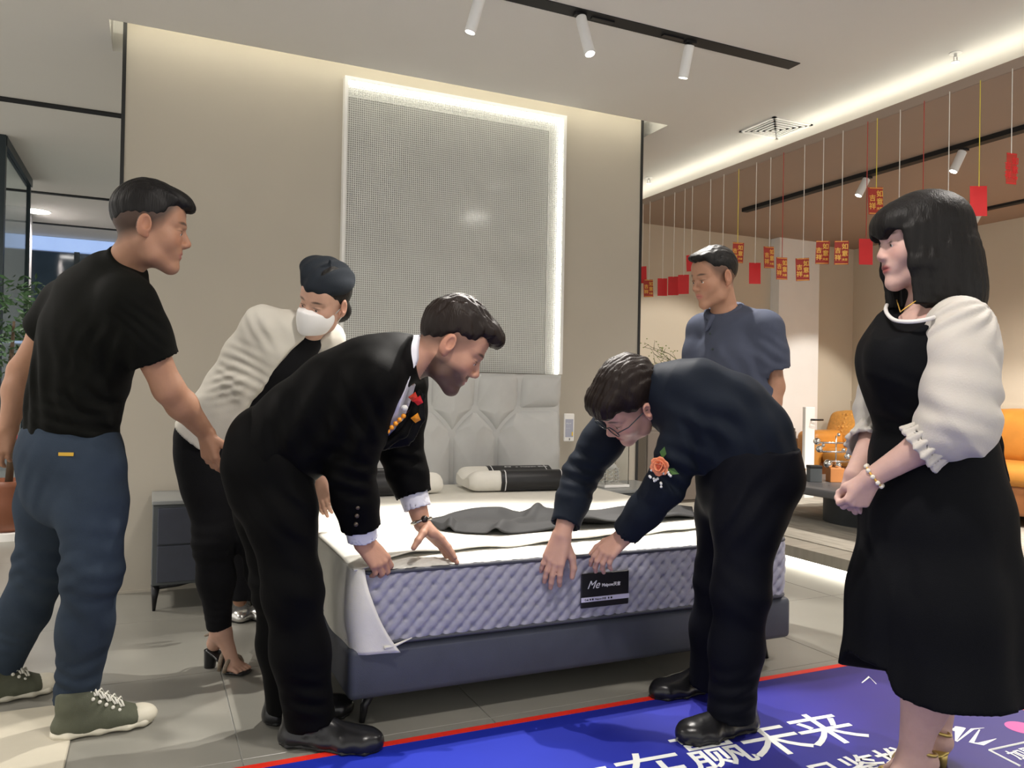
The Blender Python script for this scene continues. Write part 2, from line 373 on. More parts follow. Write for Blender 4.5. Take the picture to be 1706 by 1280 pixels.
# ------------------------------------------------------------------ bed
BX0, BX1, BY0, BY1 = .577, 2.385, 2.447, 4.36
BXC = 1.48
bed = empty('bed', (BXC, 3.4, 0), 'upholstered double bed with tufted pale grey headboard and slate base', 'bed')
def inbed(b): return b.xf(Matrix.Translation((-BXC, -3.4, 0)))
inbed(MB().rbox((BX0, BY0, .098), (BX1, BY1, .262), .022, 4)).build('base', M['darkleather'], bed, angle=35)
for (x, y) in ((2.315, 2.53), (.65, 2.53), (2.315, 4.2), (.65, 4.2)):
    sx = 1 if x > 1 else -1
    inbed(MB().tube([(x-sx*.03, y+.02, .10), (x, y, .05), (x+sx*.01, y-.01, 0)], [.022, .014, .009], 10)).build('leg', M['legmetal'], bed, smooth=True)
# headboard: tufted panels cut by seams
HX0, HX1, HY, HZ1 = .60, 2.345, 4.365, 1.185
up = [BXC+.285*k for k in (-2, -1, 0, 1, 2)]; lo_ = [BXC+.285*(k+.5) for k in (-2, -1, 0, 1)]
zu, zl = .968, .820
segs = []
for u in up: segs.append(((u, zu), (u+(.012 if u > BXC else -.012 if u < BXC else 0), HZ1)))
for i, l in enumerate(lo_): segs += [((l, zl), (l, .2)), ((up[i], zu), (l, zl)), ((l, zl), (up[i+1], zu))]
segs += [((HX0, zu+.004), (up[0], zu)), ((up[-1], zu), (HX1, zu+.004))]
nx, nz = 349, 170
gx, gz = np.meshgrid(np.linspace(HX0, HX1, nx), np.linspace(.34, HZ1, nz), indexing='ij')
def segd(x, z, a, b, bow=0):
    ax, az = a; bx, bz = b; dx, dz = bx-ax, bz-az; L2 = dx*dx+dz*dz
    t = np.clip(((x-ax)*dx+(z-az)*dz)/L2, 0, 1)
    nxn, nzn = -dz/math.sqrt(L2), dx/math.sqrt(L2); o = bow*4*t*(1-t)
    return np.hypot(x-(ax+t*dx+nxn*o), z-(az+t*dz+nzn*o))
dm = np.full(gx.shape, 9.)
for a, b in segs:
    bow = 0
    if abs(a[0]-b[0]) > .05 and abs(a[1]-b[1]) > .05: bow = .012 if b[0] > a[0] and b[1] < a[1] else .012
    dm = np.minimum(dm, segd(gx, gz, a, b, bow))
for u in up: dm = np.minimum(dm, np.hypot(gx-u, gz-zu)*.45)
for l in lo_: dm = np.minimum(dm, np.hypot(gx-l, gz-zl)*.45)
edge = np.minimum(np.minimum(gx-HX0, HX1-gx), HZ1-gz)
hgt = .060*(1-np.exp(-dm/.035)) - .014*np.exp(-dm/.0045) - .045*np.exp(-edge/.018)
def panel_id(x, z):
    if z > zu or True:
        i = sum(x > u for u in up)
        # boundary between the upper and the lower row
        if 0 < i < 5:
            l = lo_[i-1]; t = abs(x-l)/.1425; zb_ = zl+(zu-zl)*min(1, t)
        else: zb_ = zu
        if z > zb_: return ('u', i)
    return ('l', sum(x > l for l in lo_))
hbd = inbed(MB().rbox((HX0, HY+.03, .10), (HX1, HY+.155, HZ1-.004), .02, 3)).build('headboard', M['greyleather'], bed, angle=40)
cells = {}
for i in range(nx-1):
    for j in range(nz-1):
        cells.setdefault(panel_id((gx[i, j]+gx[i+1, j])/2, (gz[i, j]+gz[i, j+1])/2), []).append((i, j))
for key in sorted(cells):
    idx = {}; vs = []; fs = []
    for (i, j) in cells[key]:
        q = []
        for (a, b) in ((i, j), (i+1, j), (i+1, j+1), (i, j+1)):
            if (a, b) not in idx:
                idx[(a, b)] = len(vs); vs.append((gx[a, b]-BXC, HY+.045-hgt[a, b]-3.4, gz[a, b]))
            q.append(idx[(a, b)])
        fs.append(q)
    b = MB(); b.v = vs; b.f = fs; b.build('panel', M['greyleather'], hbd, smooth=True)

# ------------------------------------------------------------------ mattress
MX0, MX1, MY0, MY1, MZ0, MZ1 = .600, 2.362, 2.452, 4.34, .264, .512
M['quilt'] = mat('grey quilted border', (.30, .298, .37), .6, var=.10, vscale=60, bump=.3, bscale=700, sheen=.2)
M['knit'] = mat('white knit top', (.72, .71, .66), .8, var=.04, vscale=80, bump=.5, bscale=420)
M['piping'] = mat('dark piping', (.055, .058, .075), .6, var=.1, vscale=200)
def perim(x0, x1, y0, y1, r, step):
    """points and outward normals round a rounded rectangle, starting on the front edge at x0"""
    out = []
    def line(a, b):
        n = max(1, int((Vector(b)-Vector(a)).length/step))
        for i in range(n): out.append(Vector(a).lerp(Vector(b), i/n))
    def arc(c, a0):
        n = max(3, int(r*PI/2/step))
        for i in range(n):
            a = a0+PI/2*i/n; out.append(Vector((c[0]+r*math.cos(a), c[1]+r*math.sin(a))))
    line((x0+r, y0), (x1-r, y0)); arc((x1-r, y0+r), -PI/2); line((x1, y0+r), (x1, y1-r)); arc((x1-r, y1-r), 0)
    line((x1-r, y1), (x0+r, y1)); arc((x0+r, y1-r), PI/2); line((x0, y1-r), (x0, y0+r)); arc((x0+r, y0+r), PI)
    n = len(out); nr = []
    for i in range(n):
        t = (out[(i+1) % n]-out[i-1]).normalized(); nr.append(Vector((t.y, -t.x)))
    s = [0]
    for i in range(1, n): s.append(s[-1]+(out[i]-out[i-1]).length)
    return out, nr, s
pts, nrm, ss = perim(MX0, MX1, MY0, MY1, .06, .0065)
mattress = empty('mattress', (1.48, 3.4, MZ0), 'thick spring mattress with grey quilted border lying on the bed', 'mattress')
def inmat(b): return b.xf(Matrix.Translation((-1.48, -3.4, -MZ0)))
rows = 36; n = len(pts); vs = []; fs = []
for j in range(rows+1):
    z = MZ0+.012+(MZ1-.016-MZ0-.012)*j/rows
    for i in range(n):
        u = ss[i]/.047; v = (z-MZ0)/.050+.35
        fu = u-round(u); fv = v-round(v); d = math.hypot(fu*.047, fv*.050)
        w = (u-v); gq = abs(w-round(w)); w2 = (u+v)/2; gq2 = abs(w2-round(w2))
        h = .010*(1-math.exp(-gq/.12)) + .004*(1-math.exp(-gq2/.06)) + .008*(1-math.exp(-(d/.008)**2)) - .008 + .006*math.sin(PI*j/rows)**.5
        p = pts[i]+nrm[i]*h; vs.append((p.x, p.y, z))
for j in range(rows):
    for i in range(n):
        i2 = (i+1) % n; fs.append((j*n+i, j*n+i2, (j+1)*n+i2, (j+1)*n+i))
b = MB(); b.v = vs; b.f = fs; inmat(b).build('quilted_border', M['quilt'], mattress, smooth=True)
for z in (MZ0+.011, MZ1-.014):
    p2 = [Vector((p.x+q.x*.010, p.y+q.y*.010, z)) for p, q in zip(pts[::3], nrm[::3])]; p2.append(p2[0])
    inmat(MB().tube(p2, .0075, 8, False)).build('piping', M['piping'], mattress, smooth=True)
# top panel: rounded rim and a knit field with small squares in relief
gxn = np.arange(MX0+.004, MX1-.003, .0105); gyn = np.concatenate([np.arange(MY0+.004, MY0+.34, .0075), np.arange(MY0+.34, MY1-.004, .06)])
vs = []; fs = []
for y in gyn:
    for x in gxn:
        e = min(x-MX0, MX1-x, y-MY0, MY1-y); z = MZ1-.012+.016*(1-math.exp(-e/.02))
        if y < MY0+.36: z += .0018*math.sin(x*2*PI/.042)*math.sin((y+x*.3)*2*PI/.03)
        vs.append((x, y, z))
m_ = len(gxn)
for j in range(len(gyn)-1):
    for i in range(m_-1): fs.append((j*m_+i, j*m_+i+1, (j+1)*m_+i+1, (j+1)*m_+i))
b = MB(); b.v = vs; b.f = fs; inmat(b).build('top_panel', M['knit'], mattress, smooth=True)
inmat(MB().rbox((MX0+.02, MY0+.02, MZ0), (MX1-.02, MY1-.02, MZ1-.02), .03, 2)).build('core', M['knit'], mattress)
# black label on the front
lx0, lx1, lz0, lz1 = 1.389, 1.587, .318, .440
M['label'] = mat('black satin label', (.008, .008, .010), .35, var=.1)
M['print'] = mat('white print', (.75, .75, .76), .6, var=.02)
lab = inmat(MB().rbox((lx0, MY0-.029, lz0), (lx1, MY0-.022, lz1), .003, 1)).build('label', M['label'], mattress)
inmat(MB().box((lx0, MY0-.0305, lz0+.022), (lx1, MY0-.0285, lz0+.038))).build('stripe', mat('lilac stripe', (.55, .53, .68), .5, var=.05), lab)
def put_text(body, size, loc, rot, material, parent, name='lettering', **k):
    me = text_mesh(body, size, **k); o = link(name, me, material, parent); o.location = loc; o.rotation_euler = rot; return o
R90 = (PI/2, 0, 0)
put_text('Me', .040, (lx0+.022-1.48, MY0-.0295-3.4, lz0+.068-MZ0), R90, M['print'], lab, shear=.45)
put_text('Maipow天言', .0150, (lx0+.083-1.48, MY0-.0295-3.4, lz0+.072-MZ0), R90, M['print'], lab, bold=.0004)
put_text('◇▲ ● ■  Maipow 天言  ♦ ■', .0085, (lx0+.012-1.48, MY0-.0312-3.4, lz0+.027-MZ0), R90, M['label'], lab)

# ------------------------------------------------------------------ white cover pulled back from the corner
M['cover'] = mat('cream cover fabric', (.72, .70, .63), .75, var=.03, vscale=30, bump=.15, bscale=500)
cov = MB()
def yedge(x):
    return float(np.interp(x, [.57, .66, .70, .80, 1.0, 1.3, 1.7, 2.1, 2.38], [2.445, 2.450, 2.50, 2.548, 2.572, 2.585, 2.62, 2.66, 2.70]))
xs = np.linspace(.585, 2.375, 150); ny = 70
def zcov(x, y):
    e = min(x-.575, 2.385-x, max(0, y-2.440))
    return .523-.016*math.exp(-e/.014)+.004*math.sin(x*9+y*5)*math.exp(-((y-yedge(x))/.35)**2)+.0035*math.sin(23*x-9*y)*math.exp(-((y-yedge(x))/.10)**2)+.004*math.exp(-((y-yedge(x))/.012)**2)
vs = []; fs = []
for x in xs:
    y0 = yedge(x)+.004*math.sin(x*31)
    for j in range(ny):
        t = j/(ny-1); y = y0+(4.335-y0)*t**1.35; vs.append((x, y, zcov(x, y)))
for i in range(len(xs)-1):
    for j in range(ny-1): fs.append((i*ny+j, (i+1)*ny+j, (i+1)*ny+j+1, i*ny+j+1))
cov.add(vs, fs)
cpts, cn, cs = perim(.583, 2.379, 2.434, 4.352, .055, .012)
# left skirt: from the back-left corner forward and round onto the front
i0 = max(range(len(cpts)), key=lambda i: (cpts[i].y > 4.2 and cpts[i].x < .6, -abs(cpts[i].y-4.28)))
path = cpts[i0:]+cpts[:40]; pn = cn[i0:]+cn[:40]
acc = [0]
for i in range(1, len(path)): acc.append(acc[-1]+(path[i]-path[i-1]).length)
def along(s):
    i = int(np.searchsorted(acc, s))-1; i = max(0, min(i, len(path)-2)); t = (s-acc[i])/(acc[i+1]-acc[i]); return path[i].lerp(path[i+1], t), pn[i].lerp(pn[i+1], t)
# length at which the path reaches the front edge start
sf0 = next(acc[i] for i in range(len(path)) if path[i].y < 2.4345)
nr_, ns_ = 24, 170; vs = []; fs = []
for j in range(nr_+1):
    t = j/nr_; z = .515-.27*t
    send = sf0-.02+.012*math.sin(t*3)+.115*t**2.2
    for i in range(ns_+1):
        s = send*(1-(1-i/ns_)**1.0); p, q = along(s)
        near = math.exp(-((send-s)/.05)**2)
        bulge = .010*math.sin(PI*min(1, t*1.02))+.006*near+.004*math.sin(s*14+t*5)*t+.005*math.exp(-((send-s)/.02)**2)*t
        vs.append((p.x+q.x*bulge, p.y+q.y*bulge, z))
for j in range(nr_):
    for i in range(ns_): fs.append((j*(ns_+1)+i, j*(ns_+1)+i+1, (j+1)*(ns_+1)+i+1, (j+1)*(ns_+1)+i))
cov.add(vs, fs)
co = tag(cov.build('mattress_cover', M['cover'], smooth=True), 'cream stretch cover half pulled off the front corner of the mattress', 'bed cover')
so = co.modifiers.new('thick', 'SOLIDIFY'); so.thickness = .005; so.offset = 1
tp = at(640, 1080, y=2.425); MB().tube([tp, tp+Vector((.035, 0, .004)), tp+Vector((.09, .0, .022))], [.006, .005, .002], 8).build('strap', M['cover'], co, smooth=True)

# ------------------------------------------------------------------ dark grey cloth thrown across the mattress
M['greycloth'] = mat('dark grey cloth', (.026, .026, .027), .75, var=.10, vscale=10, bump=.2, bscale=300)
lo_e = [(.0, (716, 872)), (.10, (735, 884)), (.22, (775, 889)), (.40, (835, 892)), (.55, (930, 886)), (.75, (1050, 876)), (1, (1160, 866))]
hi_e = [(.0, (712, 868)), (.10, (748, 858)), (.30, (836, 849)), (.42, (866, 856)), (.55, (905, 854)), (.75, (1030, 848)), (1, (1152, 846))]
def ed(tab, t, z):
    q = [at(*p, z=z) for _, p in tab]; ts = [a for a, _ in tab]
    return np.interp(t, ts, [p.x for p in q]), np.interp(t, ts, [p.y for p in q])
nu, nv = 130, 46; vs = []; fs = []
for i in range(nu):
    t = i/(nu-1); ax, ay = ed(lo_e, t, .53); bx, by = ed(hi_e, t, .535)
    for j in range(nv):
        w = j/(nv-1); x = ax+(bx-ax)*w; y = ay+(by-ay)*w
        ridge = .026*math.exp(-((w-.10-.05*math.sin(6*t))/.10)**2) + .016*math.exp(-((w-.85-.10*math.sin(9*t))/.12)**2)
        fold = .022*math.exp(-((t-.42-.16*(w-.3))/.03)**2) + .022*math.exp(-((t-.14)/.018)**2)*math.exp(-((w-.10)/.2)**2) + .02*math.exp(-((t-.62+.12*w)/.05)**2)
        z = .532+(ridge+fold)*min(1, 8*t, 8*(1-t)+.4)+.006*math.sin(11*x+17*y)
        vs.append((x, y, z))
for i in range(nu-1):
    for j in range(nv-1): fs.append((i*nv+j, (i+1)*nv+j, (i+1)*nv+j+1, i*nv+j+1))
b = MB(); b.v = vs; b.f = fs
dc = tag(b.build('dark_cloth', M['greycloth'], smooth=True), 'dark grey cloth lying crumpled across the middle of the mattress', 'cloth')
so = dc.modifiers.new('thick', 'SOLIDIFY'); so.thickness = .004; so.offset = 1

# ------------------------------------------------------------------ contour pillows in black wrapping bands
M['pillow'] = mat('white pillow fabric', (.74, .72, .66), .8, var=.03, vscale=20, bump=.3, bscale=350)
M['wrap'] = mat('black wrap band', (.016, .016, .018), .38, var=.1, vscale=20)
def pillow(x0, x1, y0, rz, label, ba, bb):
    o = empty('contour_pillow', ((x0+x1)/2, y0, .527), label, 'pillow', 'contour pillows by the headboard', rz)
    Wd = x1-x0; Dp = .33
    def prof(v):          # height along depth, two humps
        return .095+.020*math.cos((v-.12)*2*PI/.80)-.0*v
    def shell(xa, xb, off, nu, inset):
        vs = []; fs = []; nvv = 44
        ring = []
        for k in range(nvv):                    # closed profile ring in (y,z)
            t = k/nvv
            if t < .5:
                v = t/.5; y = Dp*v; z = prof(v)
            else:
                v = 1-(t-.5)/.5; y = Dp*v; z = .004
            e = min(v, 1-v); rr = .5*(1-math.exp(-e/.022)); zc = prof(v)/2
            z = zc+(z-zc)*2*rr if e < .2 else z
            ring.append((y, z))
        for i in range(nu+1):
            u = i/nu; x = xa+(xb-xa)*u
            e = min(x+Wd/2, Wd/2-x); s = 1-.5*math.exp(-max(e, 0)/.018)*inset
            for (y, z) in ring:
                cy, cz = Dp/2, prof(.5)/2
                ny_, nz_ = y-cy, z-cz; L = math.hypot(ny_, nz_)
                vs.append((x, cy+ny_*(s*.25+.75)+ny_/L*off, cz+nz_*s+nz_/L*off+.002))
        for i in range(nu):
            for k in range(nvv):
                k2 = (k+1) % nvv; fs.append((i*nvv+k, (i+1)*nvv+k, (i+1)*nvv+k2, i*nvv+k2))
        fs.append(tuple(range(nvv-1, -1, -1))); fs.append(tuple(nu*nvv+k for k in range(nvv)))
        b = MB(); b.v = vs; b.f = fs; return b
    shell(-Wd/2, Wd/2, 0, 40, 1).build('cushion', M['pillow'], o, angle=60)
    w = shell(ba, bb, .004, 12, 0).build('wrap_band', M['wrap'], o, angle=60)
    for s in (ba+.022, bb-.034): shell(s, s+.005, .0055, 1, 0).build('white_line', M['print'], w)
    return o, w, prof
xm = 1.845
po, pw, pf = pillow(1.56, 2.13, 3.90, -.10, 'white contour pillow with a black printed band, nearer the right end of the headboard', -.11, .275)
put_text('M', .055, (-.06, .115, .1275), (0, 0, 0), M['print'], pw, shear=.3, bold=.001)
put_text('e  Maipow 天言', .030, (.01, .12, .127), (0, 0, 0), M['print'], pw)
po, pw, pf = pillow(.84, 1.42, 3.92, .06, 'white contour pillow with a black band, half hidden behind the suited man\'s arm', -.26, .13)
put_text('Me', .055, (-.20, .11, .1275), (0, 0, 0), M['print'], pw, shear=.3)
put_text('Maipow', .030, (-.10, .115, .127), (0, 0, 0), M['print'], pw)

# ------------------------------------------------------------------ nightstands
def nightstand(x0, x1, y0, y1, zt, label):
    o = empty('nightstand', ((x0+x1)/2, (y0+y1)/2, 0), label, 'nightstand', 'nightstands either side of the bed')
    w = (x1-x0)/2; d = (y1-y0)/2
    zb = .125
    MB().rbox((-w, -d, zb), (w, d, zt-.02), .004, 2).build('body', M['slate'], o)
    MB().rbox((-w-.004, -d-.012, zt-.02), (w+.004, d, zt), .004, 2).build('top', M['slatetop'], o)
    h = (zt-.02-zb-.036)/2
    for k in range(2):
        z = zb+.015+k*(h+.006)
        MB().rbox((-w+.022, -d-.014, z), (w-.022, -d+.004, z+h), .004, 2).build('drawer', M['darkleather'], o)
    for sx in (-1, 1):
        for sy in (-1, 1):
            b = MB(); cx, cy = sx*(w-.02), sy*(d-.03)
            b.tube([(cx, cy, zb), (cx+sx*.004, cy, .06), (cx+sx*.006, cy, 0)], [.022, .013, .007], 8)
            b.tube([(cx, cy, zb-.01), (cx-sx*.10, cy, zb-.006), (cx-sx*.16, cy, zb)], [.016, .012, .004], 8)
            b.build('leg', M['legmetal'], o, smooth=True)
    return o
nightstand(.018, .50, 4.10, 4.49, .528, 'slate two drawer nightstand on splayed black legs, left of the bed')
nightstand(2.47, 2.95, 4.02, 4.46, .500, 'dark nightstand right of the bed carrying an acrylic display box')
# acrylic box with a white model
p = at(1018, 815, z=.502); M['acrylic'] = mat('clear acrylic', (.95, .97, .97), .03, trans=1, ior=1.15, var=.01)
bx = empty('display_box', (2.60, 4.20, .500), 'clear acrylic display box with a small white spring model', 'display box')
MB().rbox((-.09, -.08, 0), (.09, .08, .018), .004, 2).build('plinth', M['white'], bx)
bb = MB()
for (a, c) in (((-.085, -.075, .018), (-.082, .075, .33)), ((.082, -.075, .018), (.085, .075, .33)), ((-.082, -.075, .018), (.082, -.072, .33)), ((-.082, .072, .018), (.082, .075, .33)), ((-.085, -.075, .33), (.085, .075, .333))): bb.box(a, c)
bb.build('cover', M['acrylic'], bx)
mdl = MB()
for k in range(3):
    c = Vector((-.045+.045*k, 0, .02)); mdl.tube([c+Vector((.013*math.cos(a*.6), .013*math.sin(a*.6), .0022*a)) for a in range(0, 42)], .003, 6)
mdl.tube([(.02, 0, .12), (.045, 0, .115), (.06, .01, .09), (.065, .01, .02)], .005, 8).sphere((-.01, 0, .125), (.05, .03, .022)).sphere((-.035, 0, .155), .018)
mdl.build('model', M['white'], bx, smooth=True)
# electronic price tag clipped on the headboard's side
sg = empty('price_tag', (2.352, 4.40, .86), 'small white electronic price tag at the right side of the headboard', 'price tag')
MB().rbox((-.004, -.055, -.09), (.068, -.042, .085), .006, 2).build('case', M['white'], sg)
MB().box((.003, -.0565, -.062), (.058, -.0545, .05)).build('screen', mat('grey lcd', (.22, .22, .26), .3, emit=(.4, .4, .45), estr=.15, var=.1), sg)
MB().box((.048, -.0575, -.055), (.057, -.0565, -.03)).build('sticker', mat('yellow sticker', (.8, .55, .05), .5, var=.05), sg)
put_text('Maipow', .011, (.008, -.0575, .02), R90, M['print'], sg)
put_text('—  —', .011, (.008, -.0575, -.01), R90, M['print'], sg)
put_text('❚', .014, (.03, -.0575, -.08), R90, M['label'], sg)
# ------------------------------------------------------------------ hanging red cards
M['redcard'] = mat('red card', (.62, .020, .022), .5, var=.08, vscale=12)
M['redcard2'] = mat('dark red card', (.40, .035, .02), .5, var=.10, vscale=20)
M['gold'] = mat('gold print', (.85, .50, .10), .35, metal=.35, var=.08)
M['string'] = mat('white string', (.75, .72, .66), .7, var=.05)
M['stringy'] = mat('yellow string', (.75, .62, .08), .7, var=.05)
M['stringr'] = mat('red string', (.45, .05, .04), .7, var=.05)
cards = [(1070, 444, 472, 'r', 'w'), (1081, 466, 495, 'g', 'w'), (1104, 464, 493, 'r', 'w'), (1122, 461, 492, 'r', 'w'), (1139, 458, 490, 'r', 'w'), (1152, 425, 452, 'r', 'w'),
         (1182, 436, 470, 'g', 'w'), (1204, 430, 464, 'g', 'w'), (1229, 404, 438, 'g', 'y'), (1258, 438, 473, 'r', 'w'), (1282, 411, 447, 'g', 'w'), (1303, 429, 466, 'g', 'r'), (1338, 430, 468, 'g', 'w'),
         (1370, 401, 440, 'g', 'w'), (1402, 401, 441, 'g', 'w'), (1443, 398, 441, 'r', 'r'), (1460, 312, 357, 'g', 'y'), (1497, 400, 445, 'g', 'w'), (1537, 380, 425, 'g', 'r'),
         (1579, 390, 436, 'g', 'w'), (1631, 310, 360, 'r', 'y'), (1685, 255, 307, 'p', 'w')]
labs = ['plain red hanging card touching the edge of the bed wall', 'small dark red hanging card with gold characters, lowest and nearest the bed wall',
        'plain red card, first of the three level ones left of the grey shirted man', 'plain red card, second of the three level ones left of the grey shirted man',
        'plain red card, third of the three level ones, against the grey shirted man\'s face', 'plain red hanging card half hidden behind the grey shirted man\'s hair',
        'red hanging card on a white string behind the grey shirted man\'s head, left one', 'red hanging card on a white string behind the grey shirted man\'s head, right one',
        'red and gold hanging card on a yellow string, beside the grey shirted man\'s hair', 'plain red hanging card above the grey shirted man\'s shoulder',
        'red and gold hanging card left of the white pier', 'red and gold hanging card hanging lower at the left edge of the white pier',
        'red and gold hanging card hanging low in front of the white pier', 'red and gold hanging card at the right edge of the white pier',
        'bright red and gold hanging card right of the white pier', 'plain red hanging card on a red string left of the woman\'s face',
        'red and gold hanging card on a yellow string beside the woman\'s fringe', 'red hanging card on a white string hidden behind the woman\'s fringe',
        'red hanging card on a red string hidden behind the woman\'s head', 'red hanging card on a pale string hidden behind the back of the woman\'s head',
        'plain red hanging card on a yellow string behind the back of the woman\'s hair', 'narrow patterned red hanging card highest at the right edge of the picture']
gold_me = {}
for k, (px, ya, yb, ty, st) in enumerate(cards):
    xx = XE-.012; a = at(px, ya, x=xx); b = at(px, yb, x=xx); hgt = a.z-b.z; w = hgt*.56*(.7 if ty == 'p' else 1)
    o = empty('hanging_card', (xx, a.y, b.z), labs[k], 'card', 'lucky cards hung along the lowered ceiling', rz=-.42+random.uniform(-.35, .35))
    til = random.uniform(-.05, .05)
    c = MB().rbox((-w/2, -.0012, 0), (w/2, .0012, hgt), .0006, 1).xf(Matrix.Rotation(til, 4, 'Y')).build('card', M['redcard'] if ty == 'r' else M['redcard2'], o)
    MB().tube([(0, 0, hgt-.004), (0, 0, ZB-b.z+.01)], .0022, 6).build('string', M[{'w': 'string', 'y': 'stringy', 'r': 'stringr'}[st]], o)
    if ty in 'gp':
        g = M['gold'] if ty == 'g' else M['redcard']
        sc_ = hgt/.20
        for (tx, s, x0, z0) in (('如', .052, .001, .132), ('意', .052, .001, .074), ('吉', .050, -.053, .100), ('祥', .052, -.053, .040), ('大吉', .022, .004, .034)):
            q = put_text(tx, s*sc_, (x0*sc_, -.002, z0*sc_), R90, g, c, bold=.0009*sc_); q.rotation_euler = (PI/2, til, 0)
        for z0 in (.004, .190): MB().box((-w/2+.004, -.002, z0*sc_), (w/2-.004, -.0012, (z0+.005)*sc_)).build('gold_line', g, c)

# ------------------------------------------------------------------ sofa corner
M['leather'] = mat('tan orange leather', (.50, .21, .035), .45, var=.12, vscale=7, bump=.12, bscale=180)
M['leatherdk'] = mat('brown leather base', (.26, .10, .035), .5, var=.12, vscale=7, bump=.12, bscale=180)
so_ = empty('sofa', (6.3, 4.3, ZP), 'tan orange leather sofa along the right hand wall', 'sofa')
def ins(b): return b.xf(Matrix.Translation((-6.3, -4.3, -ZP)))
ins(MB().rbox((5.98, 2.4, .20), (6.84, 6.02, .44), .03, 3)).build('base', M['leatherdk'], so_, angle=40)
for i in range(3):
    y0 = 2.42+i*1.12
    ins(MB().rbox((5.95, y0, .42), (6.62, y0+1.10, .58), .06, 4, .015, 2)).build('seat_cushion', M['leather'], so_, smooth=True)
    ins(MB().rbox((6.42, y0, .56), (6.74, y0+1.10, .985), .09, 4, .03, 2)).build('back_cushion', M['leather'], so_, smooth=True)
    for k in range(2):
        ins(MB().sphere((6.415, y0+.36+.38*k, .80), (.012, .02, .02), 10, 6)).build('button', M['leatherdk'], so_, smooth=True)
ins(MB().rbox((5.92, 5.80, .30), (6.80, 6.06, .735), .06, 4, .015, 2)).build('armrest', M['leather'], so_, smooth=True)
for y in (2.6, 4.2, 5.85):
    for x in (6.05, 6.75): ins(MB().tube([(x, y, .21), (x, y, ZP)], [.025, .018], 10)).build('leg', M['legmetal'], so_)
M['weave'] = mat('woven tan leather', (.58, .27, .05), .5, var=.2, vscale=40, bump=.8, bscale=60)
c = at(1408, 728, x=6.34)
tp_ = empty('throw_pillow', (6.34, c.y, .575), 'woven orange throw pillow leaning in the sofa corner', 'pillow', rz=.0)
MB().rbox((-.07, -.24, 0), (.07, .24, .36), .06, 4, .03, 3).xf(Matrix.Rotation(.3, 4, 'Y')).build('cushion', M['weave'], tp_, smooth=True)
tb = MB()
for i in range(-4, 5):
    for j in range(7): tb.sphere((-.098+.03*abs(i)/4+.02*abs(j-3)/3, i*.048, .05+j*.045), (.012, .02, .018), 6, 4)
tag(tb.xf(Matrix.Rotation(.3, 4, 'Y')).build('woven_strap', M['weave'], tp_, smooth=True), kind='stuff')
# low table
tbl = empty('coffee_table', (4.95, 4.35, ZP+.008), 'dark grey slab coffee table on a round drum base', 'table')
MB().rbox((-.58, -.75, .235), (.58, .72, .292), .012, 3).build('top', mat('dark stone', (.10, .10, .105), .4, var=.12, vscale=6), tbl, angle=40)
MB().lathe([(.24, 0), (.29, .0), (.29, .235), (.0, .235)], n=40, sx=.9, sy=1.1).build('base', mat('charcoal drum', (.035, .04, .045), .5, var=.1), tbl, angle=40)
TZ = ZP+.300
p = at(1392, 803, z=TZ); ch = mat('polished chrome', (.75, .75, .74), .12, metal=1, var=.02)
orn = empty('ornament', (p.x, p.y, TZ), 'chrome ball and rod ornament on an orange block on the coffee table', 'ornament', rz=-.43)
MB().rbox((-.06, -.05, 0), (.05, .05, .11), .004, 2).build('block', mat('orange wood block', (.50, .20, .06), .5, var=.1), orn)
ob = MB()
ob.tube([(0, 0, .11), (0, 0, .36)], .006, 8)
for (x0, x1, z) in ((-.16, .10, .305), (-.13, .12, .235), (-.06, .10, .16)):
    ob.tube([(x0, 0, z), (x1, 0, z)], .007, 8)
ob.build('rod', ch, orn, smooth=True)
for (x, y, z, r) in ((-.15, 0, .315, .028), (-.13, 0, .255, .028), (-.10, .0, .285, .014), (.02, 0, .37, .014), (.09, 0, .20, .024), (-.06, 0, .14, .034), (.02, 0, .13, .026), (.06, 0, .25, .016), (.10, 0, .305, .014)):
    MB().sphere((x, 0, z), r).build('ball', ch, orn, smooth=True)
p = at(1375, 803, z=TZ); bk = empty('black_box', (p.x-.07, p.y+.03, TZ), 'small black upright box left of the ornament on the coffee table', 'box', rz=-.43)
MB().rbox((-.06, -.04, 0), (.035, .04, .125), .004, 2).build('body', M['slate'], bk); MB().rbox((-.062, -.042, .105), (.037, .042, .128), .004, 2).build('lid', M['black'], bk)
for k in range(3):
    p = at(1317+9*k, 800-k, z=TZ)
    g = empty('glass', (p.x, p.y, TZ), ['leftmost of the three small clear glasses at the far table edge', 'middle one of the three small clear glasses at the far table edge', 'rightmost of the three small clear glasses at the far table edge'][k], 'glass', 'clear glasses on the coffee table')
    MB().lathe([(.0, .004), (.026, .004), (.032, .085), (.034, .085), (.029, 0), (0, 0)], n=18).build('cup', M['acrylic'], g, smooth=True)
    MB().lathe([(.0, .006), (.024, .006), (.026, .03), (0, .03)], n=18).build('water', M['glass'], g, smooth=True)
# rug on the platform
tag(MB().rbox((3.98, 1.6, ZP), (5.85, 5.7, ZP+.008), .003, 1).build('rug', mat('streaked rug', (.42, .39, .33), .9, var=.25, vscale=5, stretch=(6, 1, 1), bump=.3, bscale=200)), 'pale streaked rug under the coffee table', 'rug')
